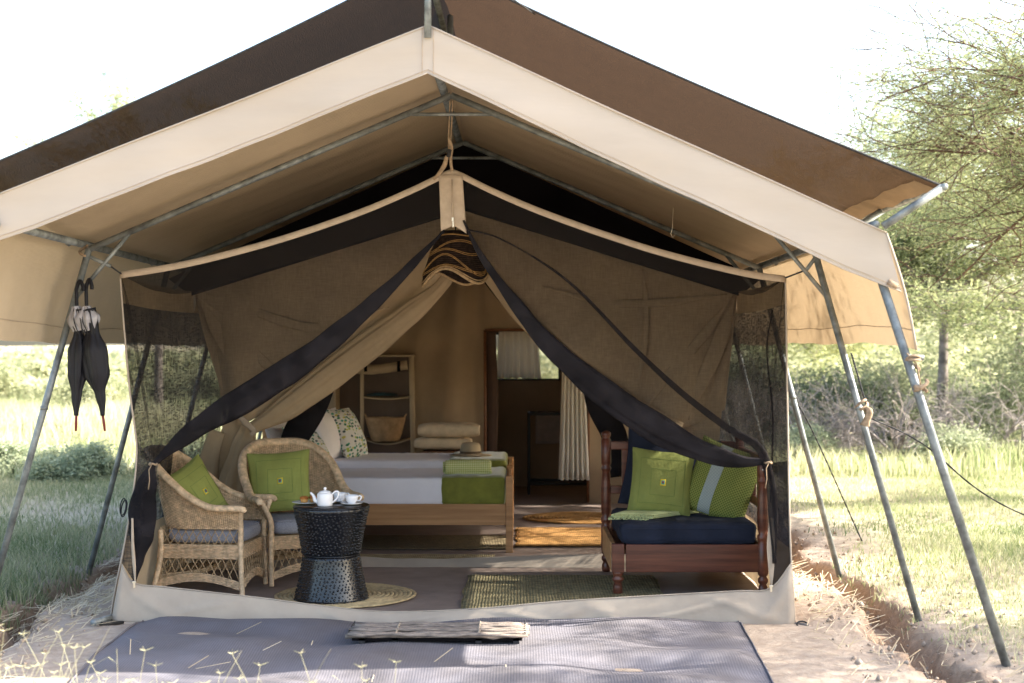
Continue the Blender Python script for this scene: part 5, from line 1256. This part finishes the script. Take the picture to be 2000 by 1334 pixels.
# ---- trees
def grow(rng, p, d, length, r, lvl, maxl, segs, tips, spread=.6, flat=.35, kids=3, minr=.004):
    n = 5; q = np.array(p, float); d = np.array(d, float); st = length/n; rr_ = r
    for i in range(n):
        d = d+rng.normal(0, .16, 3); d[2] += flat*(.0 if lvl == 0 else -.04)
        d /= np.linalg.norm(d); q2 = q+d*st; r2 = max(minr, rr_*.86); segs.append((q.copy(), q2.copy(), rr_, r2)); q = q2; rr_ = r2
        if lvl >= maxl-1: tips.append((q.copy(), d.copy()))
        if lvl < maxl and i >= 1:
            for k in range(1 if rng.random() < .65 else 2):
                nd = d+rng.normal(0, spread, 3); nd[2] = nd[2]*flat+.12; nd /= np.linalg.norm(nd)
                grow(rng, q, nd, length*rng.uniform(.5, .75), rr_*.6, lvl+1, maxl, segs, tips, spread, flat, kids, minr)
    return
def seg_mesh(name, segs, mt, sides=5, thin=3):
    A = np.array([s[0] for s in segs]); B = np.array([s[1] for s in segs]); ra = np.array([s[2] for s in segs]); rb = np.array([s[3] for s in segs])
    D = B-A; D /= np.linalg.norm(D, axis=1)[:, None]+1e-9; ref = np.where(np.abs(D[:, 2:3]) < .9, np.array([[0, 0, 1.]]), np.array([[1., 0, 0]]))
    X = np.cross(D, ref); X /= np.linalg.norm(X, axis=1)[:, None]; Y = np.cross(D, X); th = np.arange(sides)*2*pi/sides
    ring = X[:, None]*np.cos(th)[None, :, None]+Y[:, None]*np.sin(th)[None, :, None]
    V = np.concatenate([A[:, None]+ring*ra[:, None, None], B[:, None]+ring*rb[:, None, None]], 1).reshape(-1, 3)
    k = np.arange(sides); k2 = (k+1) % sides; base = np.arange(len(segs))[:, None, None]*2*sides
    Fc = (base+np.stack([k, k2, k2+sides, k+sides], 1)[None]).reshape(-1, 4); me = np_mesh(name, V, Fc, mt)
    me.polygons.foreach_set('use_smooth', [True]*len(me.polygons)); return me
def leaves(name, tips, per, rad, L_, W_, mt, rng, flatten=.6):
    T = np.array([t[0] for t in tips]); n = len(T)*per; c = np.repeat(T, per, 0)+rng.normal(0, rad, (n, 3))*[1, 1, flatten]
    a = rng.normal(0, 1, (n, 3)); a[:, 2] *= .5; a /= np.linalg.norm(a, axis=1)[:, None]; b = np.cross(a, rng.normal(0, 1, (n, 3))); b /= np.linalg.norm(b, axis=1)[:, None]
    l = L_*rng.uniform(.5, 1.3, n)[:, None]; w_ = W_*rng.uniform(.6, 1.3, n)[:, None]
    V = np.stack([c-a*l/2, c+b*w_/2, c+a*l/2, c-b*w_/2], 1).reshape(-1, 3); Fc = (np.arange(n)[:, None]*4+[0, 1, 2, 3])
    ti = np.repeat(np.clip(rng.normal(.5, .22, n)+.25*np.sin(c[:, 0]*1.7)*np.sin(c[:, 2]*2.3+c[:, 1]), 0, 1), 4)
    return np_mesh(name, V, Fc, mt, ti)
def tree(name, label, base, h, dirs, length, r, maxl, seed, per, rad, L_, W_, leafm, barkm='bark', spread=.6, flat=.35, group=None, trunk_h=None, lean=(0, 0), cat='tree', minr=.004):
    rng = np.random.default_rng(seed); segs = []; tips = []; base = np.array([base[0], base[1], hgt(base[0], base[1])-.05])
    t = thing(name, label, cat, tuple(base), 0, group)
    th = trunk_h if trunk_h is not None else h*.4; p = base.copy(); n = 6
    if th > 0:
        for i in range(n):
            q = p+np.array([lean[0]/n+rng.normal(0, .03), lean[1]/n+rng.normal(0, .03), th/n]); segs.append((p, q, r*(1-.07*i), r*(1-.07*(i+1)))); p = q
    tr = seg_mesh('trunk', segs, M[barkm], 8) if segs else None
    ls = []
    for d in dirs: grow(rng, p, np.array(d)/np.linalg.norm(d), length, r*.5, 1, maxl, ls, tips, spread, flat, 3, minr)
    parts = []
    if tr: parts.append(np_obj('trunk', tr, t))
    o = np_obj('branches', seg_mesh('branches', ls, M[barkm if barkm != 'bark' else 'bark'], 4), t); parts.append(o)
    if per: parts.append(np_obj('crown', leaves('crown', tips, per, rad, L_, W_, M[leafm], rng), t))
    for q in parts: q.location = -Vector(t.location)
    return t
# big acacia whose branches reach in from the right, trunk just outside the picture
rng_d = [(-1, -.2, .35), (-.9, .3, .15), (-.8, -.7, .4), (-1, .1, .75), (.8, .3, .4), (-.4, .9, .4), (-.7, -.1, -.05), (.5, -.5, .7), (-.5, -.6, .9), (-.8, -.3, 1.1), (-.9, .2, .55), (-1, -.3, .15)]
tree('acacia_tree', 'feathery thorn acacia with branches reaching in from the right above the pole corner', (7.7, 5.8), 6, rng_d, 2.35, .16, 4, 5, 11, .10, .06, .011, 'acacia', 'twig', .62, .50, trunk_h=3.1)
tree('acacia_tree', 'tall pale-trunked acacia standing behind the brush on the right', (6.9, 13.8), 7, [(-.8, 0, .6), (-.5, -.5, 1), (.6, .2, .8), (.2, .8, 1), (-1, .2, .25), (.9, -.3, .3), (0, -.6, .2)], 2.0, .10, 4, 6, 8, .12, .10, .022, 'acacia', 'bark', .6, .5, trunk_h=2.4)
tree('acacia_tree', 'slender acacia with forked trunk farther right behind the brush', (8.4, 15.5), 7, [(-.8, 0, .6), (-.3, -.5, 1), (.6, .2, .8), (-.9, .2, .1)], 2.0, .09, 4, 7, 8, .12, .11, .024, 'acacia', 'bark', .6, .5, trunk_h=2.2, lean=(.3, 0))
tree('acacia_tree', 'low spreading acacia beyond the shade net corner', (4.6, 21), 6, [(-.8, 0, .5), (.8, -.2, .6), (.1, .5, 1), (-.2, -.7, .3), (.9, .3, .2)], 2.3, .12, 4, 8, 8, .16, .15, .035, 'acacia', 'bark', .6, .45, trunk_h=1.8)
# small tree outside the picture on the right whose branches dapple the porch
tree('acacia_tree', 'sparse acacia to the right of the tent that dapples the entrance', (10.8, -.7), 7, [(-.8, .4, .5), (-.6, -.6, .8), (.3, .8, .9), (-.9, .0, .25), (0, -1, .4)], 2.3, .12, 3, 18, 24, .20, .15, .03, 'acacia', 'bark', .6, .5, trunk_h=4.3)
# brush and shrubs, right
def shrub(label, x, y, h, seed, leafm='bush', per=10, barkm='twig_g', n=7, L_=.05, W_=.02, group='shrubs right of the tent', sp=.7, name='shrub', maxl=3, rad=.10, r=.02):
    rng = np.random.default_rng(seed); dirs = [(rng.normal(0, .8), rng.normal(0, .8), rng.uniform(.4, 1.2)) for _ in range(n)]
    return tree(name, label, (x, y), h, dirs, h*.62, r, maxl, seed, per, rad, L_, W_, leafm, barkm, sp, .7, group, trunk_h=0, cat='bush', minr=.003)
shrub('dark green leafy bush at the right edge in front of the acacias', 8.6, 12.6, 2.3, 31, 'bush', 16, n=14, rad=.16, L_=.07, W_=.025, r=.04)
shrub('mid green bush left of the dark one at the right edge', 7.3, 15.3, 1.6, 32, 'bush', 12, n=10, rad=.16, L_=.07, W_=.025, r=.03)
shrub('tangled grey dead brush under the fly corner', 4.4, 12.0, 1.35, 33, 'bush', 0, r=.045, n=14, rad=.10, name='dead_brush', group='dead brush behind the poles')
shrub('tangled grey dead brush between the middle and near right poles', 5.5, 11.4, 1.45, 34, 'bush', 0, r=.045, n=16, rad=.10, name='dead_brush', group='dead brush behind the poles')
shrub('tangled grey dead brush right of the nearest pole', 6.7, 11.0, 1.4, 35, 'bush', 0, r=.045, n=14, rad=.10, name='dead_brush', group='dead brush behind the poles')
shrub('tangled grey dead brush closest to the mesh corner', 3.6, 13.2, 1.35, 36, 'bush', 0, n=13, rad=.10, name='dead_brush', group='dead brush behind the poles')
shrub('leafy low shrub at the foot of the dead brush', 6.0, 10.6, .5, 37, 'herb', 16, n=10, rad=.09, r=.012)
shrub('leafy low shrub right of the nearest pole', 7.3, 10.0, .55, 38, 'herb', 16, n=10, rad=.09, r=.012)
shrub('leafy low shrub near the mesh corner on the right', 4.3, 11.2, .45, 39, 'herb', 16, n=10, rad=.09, r=.012)
shrub('broad dull green bush behind the middle of the dead brush', 5.6, 15.2, 1.5, 41, 'bush', 14, n=12, rad=.18, L_=.08, W_=.03, r=.03)
shrub('broad dull green bush behind the mesh-corner end of the dead brush', 4.2, 16.0, 1.5, 42, 'bush', 14, n=12, rad=.18, L_=.08, W_=.03, r=.03)
# left side herbs and yellow-green meadow shrubs
HL = ['grey-green herb clump at the left picture edge', 'grey-green herb clump beside the outer left pole', 'grey-green herb clump between the two left poles', 'low herb clump behind the left pole foot']
for i, (x, y, h) in enumerate([(-5.5, 8.9, .42), (-4.6, 8.1, .50), (-3.5, 9.2, .32), (-5.7, 6.4, .20)]):
    shrub(HL[i], x, y, h, 50+i, 'herb', 20, n=9, sp=.45, rad=.07, L_=.06, W_=.02, group='herb clumps left of the tent', r=.01, name='herb_clump', barkm='twig')
YL = ['yellow-green meadow shrub far left of the umbrellas', 'yellow-green meadow shrub behind the left pole', 'yellow-green meadow shrub right behind the umbrellas', 'yellow-green meadow shrub seen through the left mesh wall', 'yellow-green meadow shrub behind the inner left mesh', 'tall yellow-green shrub at the far left edge']
for i, (x, y, h) in enumerate([(-9.3, 24, 1.1), (-7.8, 27, 1.0), (-6.1, 24.5, 1.2), (-4.9, 26, 1.0), (-3.6, 25, 1.1), (-12.0, 25, 1.3)]):
    shrub(YL[i], x, y, h, 60+i, 'yshrub', 18, n=13, rad=.17, L_=.10, W_=.04, group='meadow shrubs left of the tent', r=.02, barkm='twig')
# tree tips that just show over the net on the left
tree('acacia_tree', 'wispy treetop showing over the left shade net', (-6.2, 18.0), 7, [(-.2, 0, 1), (.4, .2, 1), (-.6, 0, .7)], 1.6, .09, 3, 71, 10, .12, .12, .03, 'acacia', 'bark', .6, .9, trunk_h=3.9)
tree('acacia_tree', 'yellowish treetop at the far left above the shade net', (-10.6, 21), 7, [(-.6, 0, .6), (.6, .2, .6), (-.2, 0, 1), (.3, -.5, .4)], 1.5, .12, 4, 72, 9, .14, .11, .03, 'yshrub', 'bark', .6, .6, trunk_h=2.5)
# far scrub closing the horizon: a wood that reads as one mass, haze put into its pale leaf colour
segs = []; tips = []; rng = np.random.default_rng(99)
for k in range(520):
    a = rng.uniform(-1.15, 1.15); dd = rng.uniform(45, 130); x = sin(a)*dd; y = cos(a)*dd
    hh = rng.uniform(1.4, 3.2)*(1.25 if x > 5 else .42); z = hgt(x, y)
    for j in range(60): tips.append((np.array([x+rng.normal(0, hh*.55), y+rng.normal(0, hh*.5), z+hh*rng.uniform(.05, 1)**.8]), None))
o = np_obj('far_scrub', leaves('far_scrub', tips, 5, .3, .42, .2, M['yshrub'], rng)); o['kind'] = 'stuff'
